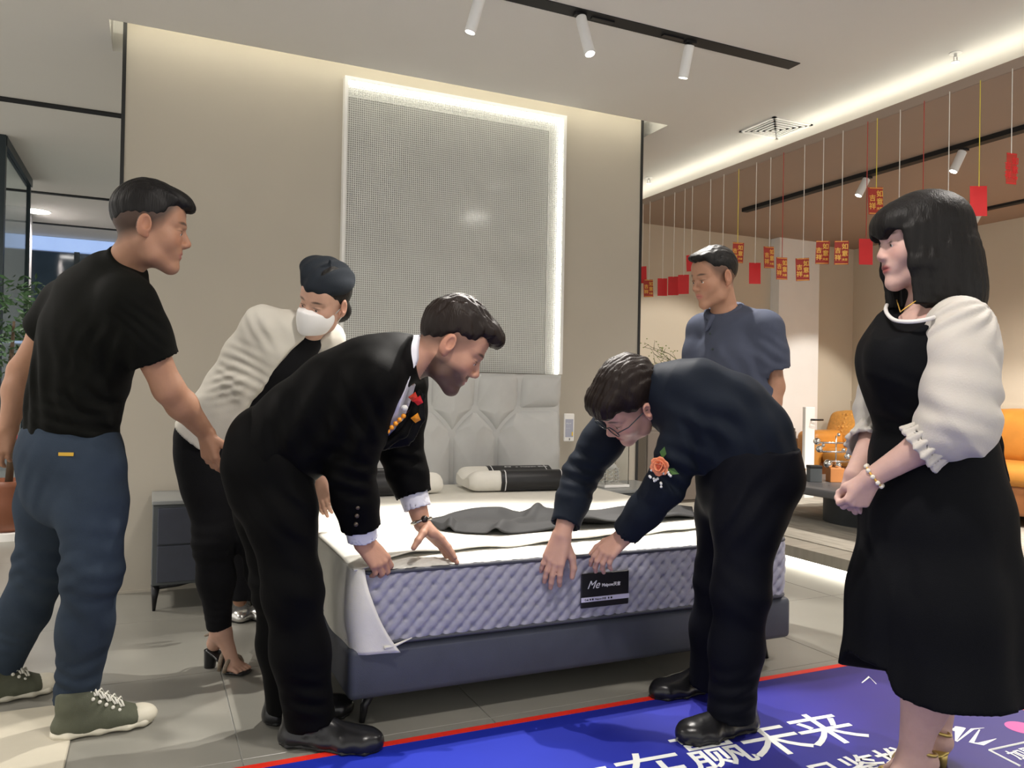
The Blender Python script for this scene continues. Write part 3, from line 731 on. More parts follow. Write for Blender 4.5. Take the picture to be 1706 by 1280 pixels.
# console with a branch vase by the far wall
cx = at(1120, 760, y=5.85)
cs_ = empty('console', (4.75, 5.95, ZP), 'taupe low console against the far wall behind the bed', 'console')
MB().rbox((-.85, -.22, 0), (.85, .24, .66), .006, 2).build('body', mat('taupe lacquer', (.13, .11, .09), .5, var=.06), cs_)
for k in range(3): MB().rbox((-.84+.565*k, -.236, .03), (-.84+.565*k+.555, -.22, .63), .004, 2).build('door', mat('taupe lacquer door', (.15, .125, .105), .5, var=.06), cs_)
c = at(1168, 640, y=5.9)
vz = empty('branch_vase', (c.x, 5.9, .66+ZP), 'vase of thin bare green branches leaning out behind the grey shirted man', 'vase')
MB().lathe([(0, 0), (.06, 0), (.09, .08), (.075, .2), (.035, .28), (.04, .30), (.03, .30), (.025, .27), (0, .27)], n=24).build('vase', M['white'], vz, smooth=True)
brm = mat('branch', (.10, .10, .05), .7, var=.2); lfm = mat('small leaf', (.20, .24, .08), .6, var=.2)
for k in range(9):
    r2 = random.Random(k); ang = r2.uniform(.75, 1.25); L = r2.uniform(.55, .80); pts = []
    yy = r2.uniform(-.15, .15)
    for i in range(9):
        t = i/8; pts.append(Vector((-L*t*math.sin(ang*(.55+.5*t)), yy*t, .28+L*.9*t*math.cos(ang*(.55+.5*t))+.012*math.sin(9*t+k))))
    b = MB().tube(pts, [.006*(1-.75*i/8) for i in range(9)], 6)
    for i in range(3, 9):
        q = pts[i]; e = q+Vector((r2.uniform(-.10, .02), r2.uniform(-.06, .06), r2.uniform(.02, .09))); b.tube([q, e], [.0025, .001], 5)
    br = b.build('branch', brm, vz, smooth=True)
    lb = MB()
    for i in range(14):
        q = pts[r2.randint(3, 8)]+Vector((r2.uniform(-.07, .03), r2.uniform(-.05, .05), r2.uniform(-.01, .08))); lb.sphere(q, (.009, .005, .005), 6, 4)
    tag(lb.build('bud', lfm, br, smooth=True), kind='stuff')

# ------------------------------------------------------------------ potted tree with red ribbons, far left
p = at(12, 896, z=0)
pt = empty('potted_tree', (p.x, p.y, 0), 'leafy potted tree hung with red ribbons at the far left edge', 'plant')
MB().lathe([(.17, 0), (.17, .05), (.15, .05), (0, .05)], n=28).build('saucer', M['white'], pt, angle=40)
MB().lathe([(.10, .05), (.13, .08), (.165, .25), (.15, .36), (.165, .40), (.14, .40), (.13, .36), (0, .36)], n=28).build('pot', mat('terracotta glaze', (.20, .07, .035), .4, var=.15), pt, smooth=True)
MB().tube([(0, 0, .36), (.02, 0, .7), (-.01, .01, 1.1), (.01, 0, 1.5)], [.025, .022, .018, .008], 8).build('trunk', mat('bark', (.09, .06, .035), .8, var=.2, bump=.3), pt, smooth=True)
lvm = mat('green leaf', (.035, .085, .03), .45, var=.3, vscale=8)
lb = MB()
for i in range(420):
    a = random.uniform(0, 2*PI); r = .27*random.random()**.5; z = random.uniform(1.15, 1.8)
    c = Vector((r*math.cos(a), r*math.sin(a), z)); d = Vector((random.uniform(-1, 1), random.uniform(-1, 1), random.uniform(-.8, .4))).normalized(); s = d.orthogonal().normalized()
    L = random.uniform(.05, .09); w = L*.22
    lb.add([c, c+d*L*.5+s*w, c+d*L, c+d*L*.5-s*w, c+d*L*.5+d.cross(s)*.006], [(0, 1, 4), (1, 2, 4), (2, 3, 4), (3, 0, 4)])
tag(lb.build('foliage', lvm, pt), kind='stuff')
for k in range(4):
    a = k*1.6; b = MB(); x, y = .16*math.cos(a), .16*math.sin(a)
    vs = []; fs = []
    for i in range(10):
        z = 1.15-.055*i; o = .012*math.sin(i*.9+k); vs += [(x-.02+o, y, z), (x+.02+o, y+.004, z), (x+.02+o, y+.008, z), (x-.02+o, y+.004, z)]
    for i in range(9):
        for j in range(4): fs.append((4*i+j, 4*i+(j+1) % 4, 4*i+4+(j+1) % 4, 4*i+4+j))
    b.add(vs, fs).build('ribbon', M['redcard'], pt)

# ------------------------------------------------------------------ blue printed mat
def mat_blue():
    m = bpy.data.materials.new('blue print'); m.use_nodes = True; nt = m.node_tree; N = nt.nodes; p = N['Principled BSDF']
    tc = N.new('ShaderNodeTexCoord'); sp = N.new('ShaderNodeSeparateXYZ'); sock(nt, tc.outputs['Object'], sp.inputs[0])
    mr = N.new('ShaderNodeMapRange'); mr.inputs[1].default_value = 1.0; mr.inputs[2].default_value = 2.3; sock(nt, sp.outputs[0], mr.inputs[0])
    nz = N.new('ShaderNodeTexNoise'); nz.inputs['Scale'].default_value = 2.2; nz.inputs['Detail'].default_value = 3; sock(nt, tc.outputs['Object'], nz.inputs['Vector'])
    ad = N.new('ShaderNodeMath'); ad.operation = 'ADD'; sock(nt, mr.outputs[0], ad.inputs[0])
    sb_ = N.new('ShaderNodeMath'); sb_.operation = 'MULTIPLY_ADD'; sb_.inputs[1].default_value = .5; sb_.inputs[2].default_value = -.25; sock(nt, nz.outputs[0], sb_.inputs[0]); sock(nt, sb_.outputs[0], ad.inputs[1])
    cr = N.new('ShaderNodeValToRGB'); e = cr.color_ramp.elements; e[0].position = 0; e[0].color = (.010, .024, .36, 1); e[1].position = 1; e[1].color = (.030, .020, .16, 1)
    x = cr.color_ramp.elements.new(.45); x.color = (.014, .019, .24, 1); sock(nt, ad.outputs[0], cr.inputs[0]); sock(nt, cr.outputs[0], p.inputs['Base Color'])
    p.inputs['Roughness'].default_value = .5; p.inputs['Specular IOR Level'].default_value = .25
    return m
MTX0, MTX1, MTY1 = -.35, 2.80, 2.347
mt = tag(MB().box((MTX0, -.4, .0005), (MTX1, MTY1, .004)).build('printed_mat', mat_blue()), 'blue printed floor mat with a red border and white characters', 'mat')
redm = mat('red border print', (.75, .03, .015), .4, var=.05)
MB().box((MTX0, MTY1-.030, .004), (MTX1, MTY1, .0046)).build('border', redm, mt); MB().box((MTX1-.022, -.4, .004), (MTX1, MTY1-.022, .0046)).build('border', redm, mt)
mwhite = mat('mat white print', (.70, .72, .70), .4, var=.03)
for tx, s, x, y in (('赢', .235, 1.44, 1.845), ('未', .235, 1.655, 1.835), ('来', .235, 1.875, 1.825), ('在', .235, 1.20, 1.80), ('现', .235, .97, 1.78)):
    q = put_text(tx, s, (x, y, .005), (0, 0, -.05), mwhite, mt, name='character', bold=.0012, depth=.0003, shear=.12)
for i, tx in enumerate('品鉴推'):
    put_text(tx, .135, (1.72+.135*i, 1.625-.004*i, .005), (0, 0, -.04), mwhite, mt, name='character', bold=.002, depth=.0003)
put_text('发展', .07, (.60, 2.055, .005), (0, 0, -.04), mwhite, mt, name='character', bold=.001, depth=.0003)
put_text('加盟商', .062, (2.385, 1.520, .005), (0, 0, -.04), mwhite, mt, name='character', bold=.001, depth=.0003)
fb = MB()
for (a, c) in (((2.36, 1.595), (2.60, 1.585)), ((2.36, 1.595), (2.345, 1.49)), ((2.60, 1.585), (2.615, 1.48))): fb.tube([(a[0], a[1], .004), (c[0], c[1], .004)], .004, 6)
fb.build('outline', mwhite, mt)
for pts, rr in (([at(1588, 1218, z=.0045), at(1600, 1212, z=.0045), at(1592, 1235, z=.0045)], [.012, .016, .002]), ([at(1594, 1236, z=.0045), at(1620, 1215, z=.0045), at(1640, 1213, z=.0045)], [.002, .005, .001]), ([at(1632, 1216, z=.0045), at(1618, 1238, z=.0045), at(1634, 1240, z=.0045), at(1660, 1231, z=.0045)], [.002, .007, .010, .001]),
                ([at(1436, 1138, z=.0045), at(1448, 1128, z=.0045), at(1460, 1140, z=.0045)], [.002, .008, .002])):
    MB().tube(pts, rr, 8).xf(Matrix.Diagonal((1, 1, .08, 1))).xf(Matrix.Translation((0, 0, .0042))).build('flourish', mwhite, mt)
c = at(1703, 1213, z=.004); MB().lathe([(.0, 0), (.05, 0), (.05, .0006), (0, .0006)], (c.x, c.y, .004), 24).build('dot', mat('magenta print', (.55, .06, .30), .4, var=.03), mt)
# ------------------------------------------------------------------ signed distance modelling for the people
A_ = lambda v: np.asarray(v, np.float32)
def nrm_(v): v = A_(v); return v/max(1e-9, float(np.linalg.norm(v)))
class Cone:                                   # tapered capsule
    def __init__(s, a, b, ra, rb): s.a, s.b, s.ra, s.rb = A_(a), A_(b), ra, rb; r = max(ra, rb); s.lo = np.minimum(s.a, s.b)-r; s.hi = np.maximum(s.a, s.b)+r
    def __call__(s, P):
        ba = s.b-s.a; l2 = float(ba@ba)
        t = np.clip(((P-s.a)@ba)/max(l2, 1e-12), 0, 1)
        return np.linalg.norm(P-s.a-t[:, None]*ba, axis=1)-(s.ra+(s.rb-s.ra)*t)
class Ell:                                    # ellipsoid, rows of R are its axes
    def __init__(s, c, r, R=None):
        s.c, s.r = A_(c), A_(r); s.R = np.eye(3, dtype=np.float32) if R is None else A_(R); m = float(max(r)); s.lo = s.c-m; s.hi = s.c+m
    def __call__(s, P):
        q = (P-s.c)@s.R.T; q = q+1e-5; k0 = np.linalg.norm(q/s.r, axis=1); k1 = np.linalg.norm(q/(s.r*s.r), axis=1)
        return k0*(k0-1)/np.maximum(k1, 1e-6)
class Loft:                                   # elliptical sections along a line of centres
    def __init__(s, secs, k=.02, ends=('flat', 'flat'), lat=None, fwd=None):
        """secs: (centre, half width, half depth[, lateral vector])"""
        s.C = [A_(q[0]) for q in secs]; s.a = [q[1] for q in secs]; s.b = [q[2] for q in secs]; s.k = k; s.ends = ends
        n = len(secs); s.U = []; s.V = []
        for i, q in enumerate(secs):
            ax = nrm_(s.C[min(i+1, n-1)]-s.C[max(i-1, 0)])
            l = A_(q[3] if len(q) > 3 else (lat if lat is not None else np.cross(ax, [0, 1, .01])))
            u = nrm_(l-ax*(l@ax)); s.U.append(u); s.V.append(nrm_(np.cross(ax, u)))
        m = max(max(s.a), max(s.b)); C = np.array(s.C); s.lo = C.min(0)-m; s.hi = C.max(0)+m
    def __call__(s, P):
        out = None; n = len(s.C)
        for i in range(n-1):
            ax = s.C[i+1]-s.C[i]; L = float(np.linalg.norm(ax)); axn = ax/L
            t0 = ((P-s.C[i])@axn)/L; t = np.clip(t0, 0, 1); rel = P-s.C[i]-t[:, None]*ax
            w = (t0-t)*L
            U = s.U[i]+(s.U[i+1]-s.U[i])*t[:, None]; V = s.V[i]+(s.V[i+1]-s.V[i])*t[:, None]
            ts = t*t*(3-2*t)*.5+t*.5
            a = s.a[i]+(s.a[i+1]-s.a[i])*ts; b = s.b[i]+(s.b[i+1]-s.b[i])*ts
            u = (rel*U).sum(1); v = (rel*V).sum(1)
            flat = np.zeros(len(P), bool)
            if i == 0 and s.ends[0] == 'flat': flat |= w < 0
            if i == n-2 and s.ends[1] == 'flat': flat |= w > 0
            wr = np.where(flat, 0, w); mn = np.minimum(a, b)
            r = np.sqrt(u*u+v*v+wr*wr)+1e-9; q = np.sqrt((u/a)**2+(v/b)**2+(wr/mn)**2)+1e-9
            dr = (r-r/q)
            wf = np.where(flat, np.abs(w), 0)
            d = np.where(wf > 0, np.sqrt(np.maximum(dr, 0)**2+wf*wf), dr)
            if out is None: out = d
            else:
                h = np.maximum(s.k-np.abs(out-d), 0)/s.k; out = np.minimum(out, d)-h*h*s.k*.25
        return out
class Field:
    def __init__(s): s.ops = []
    def u(s, p, k=.012): s.ops.append(('u', p, k)); return s
    def s(s, p, k=.01): s.ops.append(('s', p, k)); return s
    def f(s, fn): s.ops.append(('f', fn, 0)); return s
    def ev(s, P, C, R):
        """P (B,S,3) samples of blocks with centres C and radius R"""
        B, S, _ = P.shape; d = np.full((B, S), 9., np.float32)
        for op, p, k in s.ops:
            if op == 'f': d = p(d.reshape(-1), P.reshape(-1, 3)).reshape(B, S).astype(np.float32); continue
            if R is None: m = np.ones(B, bool)
            else: m = p(C) < R+1.5*k+.09
            if not m.any(): continue
            e = p(P[m].reshape(-1, 3)).reshape(-1, S); c = d[m]
            if op == 'u':
                h = np.maximum(k-np.abs(c-e), 0)/k; d[m] = np.minimum(c, e)-h*h*k*.25
            else:
                e = -e; h = np.maximum(k-np.abs(c-e), 0)/k; d[m] = np.maximum(c, e)+h*h*k*.25
        return d
    def bounds(s):
        pr = [p for op, p, k in s.ops if op == 'u']
        return np.min([p.lo for p in pr], 0)-.02, np.max([p.hi for p in pr], 0)+.02
def polygonize(F, h, keep=None, drop=None, slack=.03):
    lo, hi = F.bounds(); NB = 8; bs = NB*h
    if keep is not None: lo = np.maximum(lo, A_(keep[0])-keep[1]-bs); hi = np.minimum(hi, A_(keep[0])+keep[1]+bs)
    dims = np.ceil((hi-lo)/bs).astype(int)+1
    I = np.stack(np.meshgrid(*[np.arange(k) for k in dims], indexing='ij'), -1).reshape(-1, 3)
    C = (lo+(I+.5)*bs).astype(np.float32)
    if keep is not None:
        m = np.linalg.norm(C-A_(keep[0]), axis=1) < keep[1]+bs; I, C = I[m], C[m]
    dc = F.ev(C[:, None, :], C, None)[:, 0]
    m = np.abs(dc) < bs*.87*1.15+slack; I, C = I[m], C[m]
    g = np.stack(np.meshgrid(*[np.arange(NB+1)]*3, indexing='ij'), -1).reshape(-1, 3)
    S = (NB+1)**3; D_ = np.empty((len(I), S), np.float32)
    for a in range(0, len(I), 400):
        P = (lo+(I[a:a+400, None, :]*NB+g[None])*h).astype(np.float32)
        D_[a:a+400] = F.ev(P, C[a:a+400], bs*.87)
    D_ = D_.reshape(-1, NB+1, NB+1, NB+1); D_[D_ == 0] = 1e-6
    sg = D_ < 0
    # cells crossed
    cor = [sg[:, i:i+NB, j:j+NB, k:k+NB] for i in (0, 1) for j in (0, 1) for k in (0, 1)]
    cnt = sum(c.astype(np.int8) for c in cor); act = (cnt > 0) & (cnt < 8)
    bi, ci, cj, ck = np.nonzero(act)
    if len(bi) == 0: return np.zeros((0, 3)), np.zeros((0, 4), int)
    val = np.stack([D_[bi, ci+i, cj+j, ck+k] for i in (0, 1) for j in (0, 1) for k in (0, 1)], 1).reshape(-1, 2, 2, 2)
    acc = np.zeros((len(bi), 3)); num = np.zeros(len(bi))
    for ax in range(3):
        for p in (0, 1):
            for q in (0, 1):
                ia = [0, 0, 0]; oth = [k for k in range(3) if k != ax]; ia[oth[0]], ia[oth[1]] = p, q; ib = list(ia); ib[ax] = 1
                va = val[:, ia[0], ia[1], ia[2]]; vb = val[:, ib[0], ib[1], ib[2]]; x = (va < 0) != (vb < 0)
                t = np.where(x, va/np.where(x, va-vb, 1), 0)
                pt = np.zeros((len(bi), 3)); pt[:, oth[0]] = p; pt[:, oth[1]] = q; pt[:, ax] = t
                acc += pt*x[:, None]; num += x
    gc = I[bi]*NB+np.stack([ci, cj, ck], 1)
    V = lo+(gc+acc/num[:, None])*h
    big = (dims*NB+2).astype(np.int64)
    key = lambda q: (q[:, 0]*big[1]+q[:, 1])*big[2]+q[:, 2]
    kk = key(gc.astype(np.int64)); order = np.argsort(kk); ks = kk[order]
    quads = []
    for ax in range(3):
        sl0 = sg[:, :NB, :NB, :NB]; sh = [slice(0, NB)]*3; sh[ax] = slice(1, NB+1); sl1 = sg[:, sh[0], sh[1], sh[2]]
        b, i, j, k = np.nonzero(sl0 != sl1)
        e = (I[b]*NB+np.stack([i, j, k], 1)).astype(np.int64); ins = sl0[b, i, j, k]
        o1, o2 = [q for q in range(3) if q != ax]
        if ax == 1: o1, o2 = o2, o1
        idx = []; ok = np.ones(len(e), bool)
        for (p, q) in ((1, 1), (0, 1), (0, 0), (1, 0)):
            cc = e.copy(); cc[:, o1] -= p; cc[:, o2] -= q; kq = key(cc); pos = np.clip(np.searchsorted(ks, kq), 0, len(ks)-1)
            ok &= ks[pos] == kq; idx.append(order[pos])
        Q = np.stack(idx, 1); Q[~ins] = Q[~ins][:, ::-1]; quads.append(Q[ok])
    Q = np.concatenate(quads)
    ctr = V[Q].mean(1)
    if keep is not None: Q = Q[np.linalg.norm(ctr-A_(keep[0]), axis=1) < keep[1]+1.5*h]
    elif drop:
        m = np.ones(len(Q), bool)
        for c, r in drop: m &= np.linalg.norm(ctr-A_(c), axis=1) > r
        Q = Q[m]
    us, inv = np.unique(Q, return_inverse=True)
    return V[us], inv.reshape(Q.shape)
def mesh_np(name, parts, mat_, parent, base, colfn=None):
    V = np.concatenate([p[0] for p in parts]); n = 0; Qs = []
    for v, q in parts: Qs.append(q+n); n += len(v)
    Q = np.concatenate(Qs); W = (V-A_(base)).astype(np.float32)
    me = bpy.data.meshes.new(name); me.vertices.add(len(W)); me.vertices.foreach_set('co', W.ravel())
    me.loops.add(Q.size); me.loops.foreach_set('vertex_index', Q.ravel().astype(np.int32))
    me.polygons.add(len(Q)); me.polygons.foreach_set('loop_start', np.arange(0, Q.size, 4, dtype=np.int32))
    me.update(calc_edges=True); me.validate()
    if colfn is not None and len(me.vertices) == len(V):
        c = np.ones((len(V), 4), np.float32); c[:, :3] = colfn(V)
        at_ = me.color_attributes.new('Col', 'FLOAT_COLOR', 'POINT'); at_.data.foreach_set('color', c.ravel())
    me.shade_smooth()
    o = link(name, me, mat_, parent)
    if parent is None: o.location = base
    return o
# ---- shared pieces
def frame(fwd, up):
    f = nrm_(fwd); u = A_(up); u = nrm_(u-f*(u@f)); x = np.cross(f, u); return np.stack([x, f, u])      # rows: right, forward, up
def img(r, u, a): return CR*r + CU*u + CF*a            # direction given as picture-right, picture-up, away
class Head:
    def __init__(s, c, fwd, up, sc=1.0): s.c = A_(c); s.R = frame(A_(fwd), A_(up)); s.s = sc
    def w(s, p): return s.c+(A_(p)*s.s)@s.R
    def l(s, P): return ((P-s.c)@s.R.T)/s.s
    def E(s, c, r, tilt=None):
        R = s.R if tilt is None else A_(Matrix.Rotation(tilt[0], 3, tilt[1]))@s.R
        return Ell(s.w(c), [q*s.s for q in r], R)
    def K(s, a, b, ra, rb): return Cone(s.w(a), s.w(b), ra*s.s, rb*s.s)
def head_field(F, hd, fem=0.0, jaw=1.0):
    E, K = hd.E, hd.K
    F.u(E((0, -.012, .034), (.073, .094, .084)), .01)
    F.u(E((0, .026, -.028), (.058-.002*fem, .064, .080)), .03)
    for sx in (-1, 1):
        F.u(K((sx*.050*jaw, -.004, -.045), (sx*.040*jaw, .020, -.078), .018, .018), .03)
        F.u(K((sx*.040*jaw, .020, -.078), (0, .066, -.099), .016, .017), .025)
        F.u(E((sx*.036, .054, -.026), (.025, .026, .028)), .025)
        F.u(K((sx*.014, .084, .020), (sx*.042, .066, .022), .010-.002*fem, .010), .014)
        F.s(E((sx*.030, .100, .000), (.018, .016, .0105)), .012)
        F.u(E((sx*.030, .0745, .0005), (.0150, .0125, .0115)), .004)
        F.u(E((sx*(.0115-.0015*fem), .0965-.002*fem, -.0335), (.0082, .0090, .0072)), .006)
        F.u(E((sx*.079, -.010, -.004), (.0095, .021, .032), (sx*.30, 'Z')), .005)
        F.s(E((sx*.0890, -.003, .003), (.0085, .0120, .0195), (sx*.30, 'Z')), .003)
        F.u(E((sx*.078, -.002, -.030), (.0065, .009, .009)), .004)
    F.u(K((0, .082, .012), (0, .1035-.005*fem, -.0255), .0072, .0100), .010)
    F.u(E((0, .1030-.005*fem, -.0285), (.0100, .0090, .0082)), .006)
    F.u(E((0, .0745, -.060), (.030, .016, .022)), .02)
    F.u(E((0, .0858, -.0575), (.0225, .0080, .0052)), .006)
    F.u(E((0, .0842, -.0683), (.0190, .0085, .0062)), .006)
    F.s(E((0, .0965, -.0626), (.022, .009, .0014)), .003)
    F.u(E((0, .072, -.100), (.019, .016, .014)), .016)
    F.u(E((0, .060, .052), (.052, .024, .034)), .03)
def skin_col(hd, base, lips=(.36, .12, .10), brow=(.03, .022, .018), fade=None, beard=None, blush=0.0):
    base = A_(base)
    def fn(V):
        L = hd.l(V.astype(np.float32)); x, y, z = L.T; c = np.repeat(base[None], len(V), 0)
        near = (np.abs(x) < .11) & (np.abs(z) < .16) & (np.abs(y) < .16)
        def mix(w, col):
            w = np.clip(np.where(near, w, 0), 0, 1)[:, None]; c[:] = c*(1-w)+A_(col)*w
        g = lambda cx, cy, rx, ry: np.exp(-(((np.abs(x)-cx)/rx)**2+((z-cy)/ry)**2)**2)
        fr = y > .045
        mix(.35*np.where(fr, np.exp(-((x/.013)**2+((z+.030)/.013)**2)), 0)+.30*np.where(fr, g(.040, -.025, .02, .02), 0)+.35*(np.abs(x) > .072)*(z < .035), base*A_((1.05, .74, .68)))
        lw = np.where(y > .075, np.exp(-((x/.0235)**2+((z+.0630)/.0120)**2)**3), 0); mix(lw*.9, lips)
        if brow is not None: mix(np.where((y > .045), np.exp(-(((np.abs(x)-.032)/.018)**2+((z-.0235-.10*(.03-np.abs(np.abs(x)-.03)))/.0042)**2)**2), 0)*.9, brow)
        mix(np.where(y > .06, g(.030, .0025, .0155, .0022), 0)*.9, (.012, .008, .007))
        if fade is not None:
            zl = np.interp(y, [-.12, -.09, -.03, .01, .035, .06, .08], [-.085, -.078, -.045, -.022, -.004, .040, .066]); mix(np.clip((z-zl)/.040, 0, 1)**.8*(y < .075)*(np.abs(x) < .0795)*fade, (.012, .010, .009))
        if beard is not None:
            m = np.clip((-.045-z)/.02+np.clip((np.abs(x)-.03)/.02, 0, 1)*.6*(z < -.01)+ (np.abs(z+.047) < .006)*(y > .085)*.9, 0, 1)*(y > -.02)*(z > -.125); mix(m*beard*(1-lw), (.05, .033, .026))
        return c
    return fn
def hand_field(F, W, f, n, side, curl=(.25, .3, .35, .4), spread=.06, sc=1.0, thumb=None, tcurl=1.0):
    """W wrist, f towards the fingers, n out of the back of the hand, side +1 right hand"""
    W = A_(W); f = nrm_(f); n = A_(n); n = nrm_(n-f*(n@f)); s = np.cross(n, f)*side
    P = lambda a, b, c: W+(f*a+s*b+n*c)*sc
    off = (.027, .009, -.009, -.0255); kd = (.086, .090, .085, .076); ln = (.070, .078, .072, .056)
    for i in range(4):
        F.u(Cone(P(.004, off[i]*.55, -.002), P(kd[i]*.95, off[i], .0), .0165*sc, .0108*sc), .012)
    F.u(Cone(P(.02, .010, -.006), P(.05, .026, -.012), .016*sc, .012*sc), .015)
    for i in range(4):
        p = P(kd[i]*.95, off[i], 0); ang = 0; r = .0094*sc*(1, 1.02, .97, .86)[i]
        sp = (.5-i/3)*2*spread
        c = curl[i]
        c = (c, c*1.15, c*.8) if not isinstance(c, (tuple, list)) else c
        for j, (fr, ca) in enumerate(zip((.46, .30, .24), c)):
            ang += ca; d = f*math.cos(ang)-n*math.sin(ang)+s*math.sin(sp)
            q = p+nrm_(d)*ln[i]*fr*sc
            F.u(Cone(p, q, r*(1-.10*j), r*(.93-.10*j)), .0045); p = q
    th = thumb or ((.62, .68, -.35), (.85, .40, -.35), (.95, .12, -.30))
    p = P(.022, .020, -.008); r = (.0145, .0118, .0100, .0080)
    for j, L in enumerate((.042, .033, .027)):
        d = th[j]; q = p+nrm_(f*d[0]+s*d[1]+n*d[2])*L*sc; F.u(Cone(p, q, r[j]*sc, r[j+1]*sc), .006); p = q
    return [W+f*.085*sc, .125*sc]
def noise3(P, sc, seed=0):
    r = np.random.default_rng(seed); o = np.zeros(len(P), np.float32)
    for i in range(4):
        k = r.normal(size=3)*sc*(1+.6*i); o += np.sin(P@A_(k)+r.uniform(0, 6.28)+1.3*np.sin(P@A_(r.normal(size=3)*sc*.6)+i))/(1+.5*i)
    return o*.4
def folds(lst, base=0.0, bs=14., seed=1):
    """lst: (centre, radius, direction across the creases, wavelength, height)"""
    def fn(d, P):
        o = d.copy(); m = np.abs(d) < .06
        if not m.any(): return o
        Q = P[m]; e = np.zeros(len(Q), np.float32)
        wob = noise3(Q, 9., seed)
        for c, r, dr, wl, amp in lst:
            q = Q-A_(c); g = np.exp(-(q*q).sum(1)/(r*r)); e += amp*g*np.sin(2*PI*(q@nrm_(dr))/wl+1.8*wob)
        if base: e += base*noise3(Q, bs, seed+3)
        o[m] = d[m]-e; return o
    return fn
def cut(pt, n_):                                 # keep the side opposite to n_
    pt, n_ = A_(pt), nrm_(n_)
    return lambda d, P: np.maximum(d, (P-pt)@n_)
def limb(F, a, m, b, r, k=.02, squash=None):     # r: radii at start, before joint, joint, after, end
    a, m, b = A_(a), A_(m), A_(b)
    F.u(Cone(a, a+(m-a)*.45, r[0], r[1]), k); F.u(Cone(a+(m-a)*.45, m, r[1], r[2]), k)
    F.u(Cone(m, m+(b-m)*.35, r[2], r[3]), k); F.u(Cone(m+(b-m)*.35, b, r[3], r[4]), k)
def pathloft(pts, rad, k=.02, lat=None, ends=('flat', 'flat')):
    return Loft([(p, (r if not isinstance(r, tuple) else r[0]), (r if not isinstance(r, tuple) else r[1])) for p, r in zip(pts, rad)], k, ends, lat)
def lerp(a, b, t): return A_(a)+(A_(b)-A_(a))*t

M['skin'] = mat('skin', (.5, .3, .22), .55, attr='Col', var=.05, vscale=40, bump=.08, bscale=260, sss=.08, spec=.35)
M['eye'] = mat('eye', (.02, .014, .012), .15, var=.02)
M['eyewhite'] = mat('eye white', (.62, .60, .57), .25, var=.02)
def haircloth(name, col, rough=.48): return mat(name, col, rough, var=.25, vscale=18, stretch=(1, 1, .12), bump=.5, bscale=240, spec=.22)
M['hair'] = haircloth('black hair', (.008, .007, .0065)); M['hairbrown'] = haircloth('dark brown hair', (.014, .009, .007))
def cloth(name, col, rough=.8, bump=.25, sheen=.1, var=.08): return mat(name, col, rough, var=var, vscale=9, bump=bump, bscale=420, sheen=sheen*.1, spec=.05)
def eyes(hd, parent, base):
    for sx in (-1, 1):
        c = hd.w((sx*.030, .0752, -.0030)); r = .0112*hd.s
        e = MB().sphere(c-A_(base), r, 14, 10).build('eye', M['eyewhite'], parent, smooth=True)
        MB().sphere(hd.w((sx*.030, .0752+.0062, -.0036))-A_(base), .0062*hd.s, 10, 8).build('iris', M['eye'], e, smooth=True)
def hair_short(hd, top=.014, side=.004, back=.010, front=(), hl=None, seed=1, amp=.004, hf=None):
    F = Field()
    F.u(hd.E((0, -.012-.5*(back-.008), .034+top*.5), (.073+side, .094+back, .084+top*.62)), .01)
    for c, r in front: F.u(hd.E(c, r), .02)
    xs, zs = hl or ([-.13, -.10, -.06, -.025, -.012, .012, .030, .050, .062, .10], [-.075, -.070, -.040, -.020, .016, .018, .020, .046, .060, .064])
    s = hd.s
    def fn(d, P):
        L = hd.l(P); x, y, z = L.T
        st = np.sin(x*430+3*np.sin(z*24+y*18)+seed)*.6+np.sin(x*260+y*60+3*np.sin(y*30)+seed*2)*.4
        d = d-amp*s*(st*.42+noise3(L, 45., seed)*.45)*np.clip((z-.0)/.05, .15, 1)
        zl = np.interp(y, xs, zs)+.004*np.sin(x*210+seed)+.003*np.sin(y*300+seed*3)+.05*np.clip(.02-np.abs(x), 0, 1)*0
        d = d+s*.011*np.clip(1-(z-zl)/.030, 0, 1)**1.5
        return np.maximum(d, (zl-.012-z)*s*.75)
    F.f(fn); return F
def person(name_label, base, group=None): pass

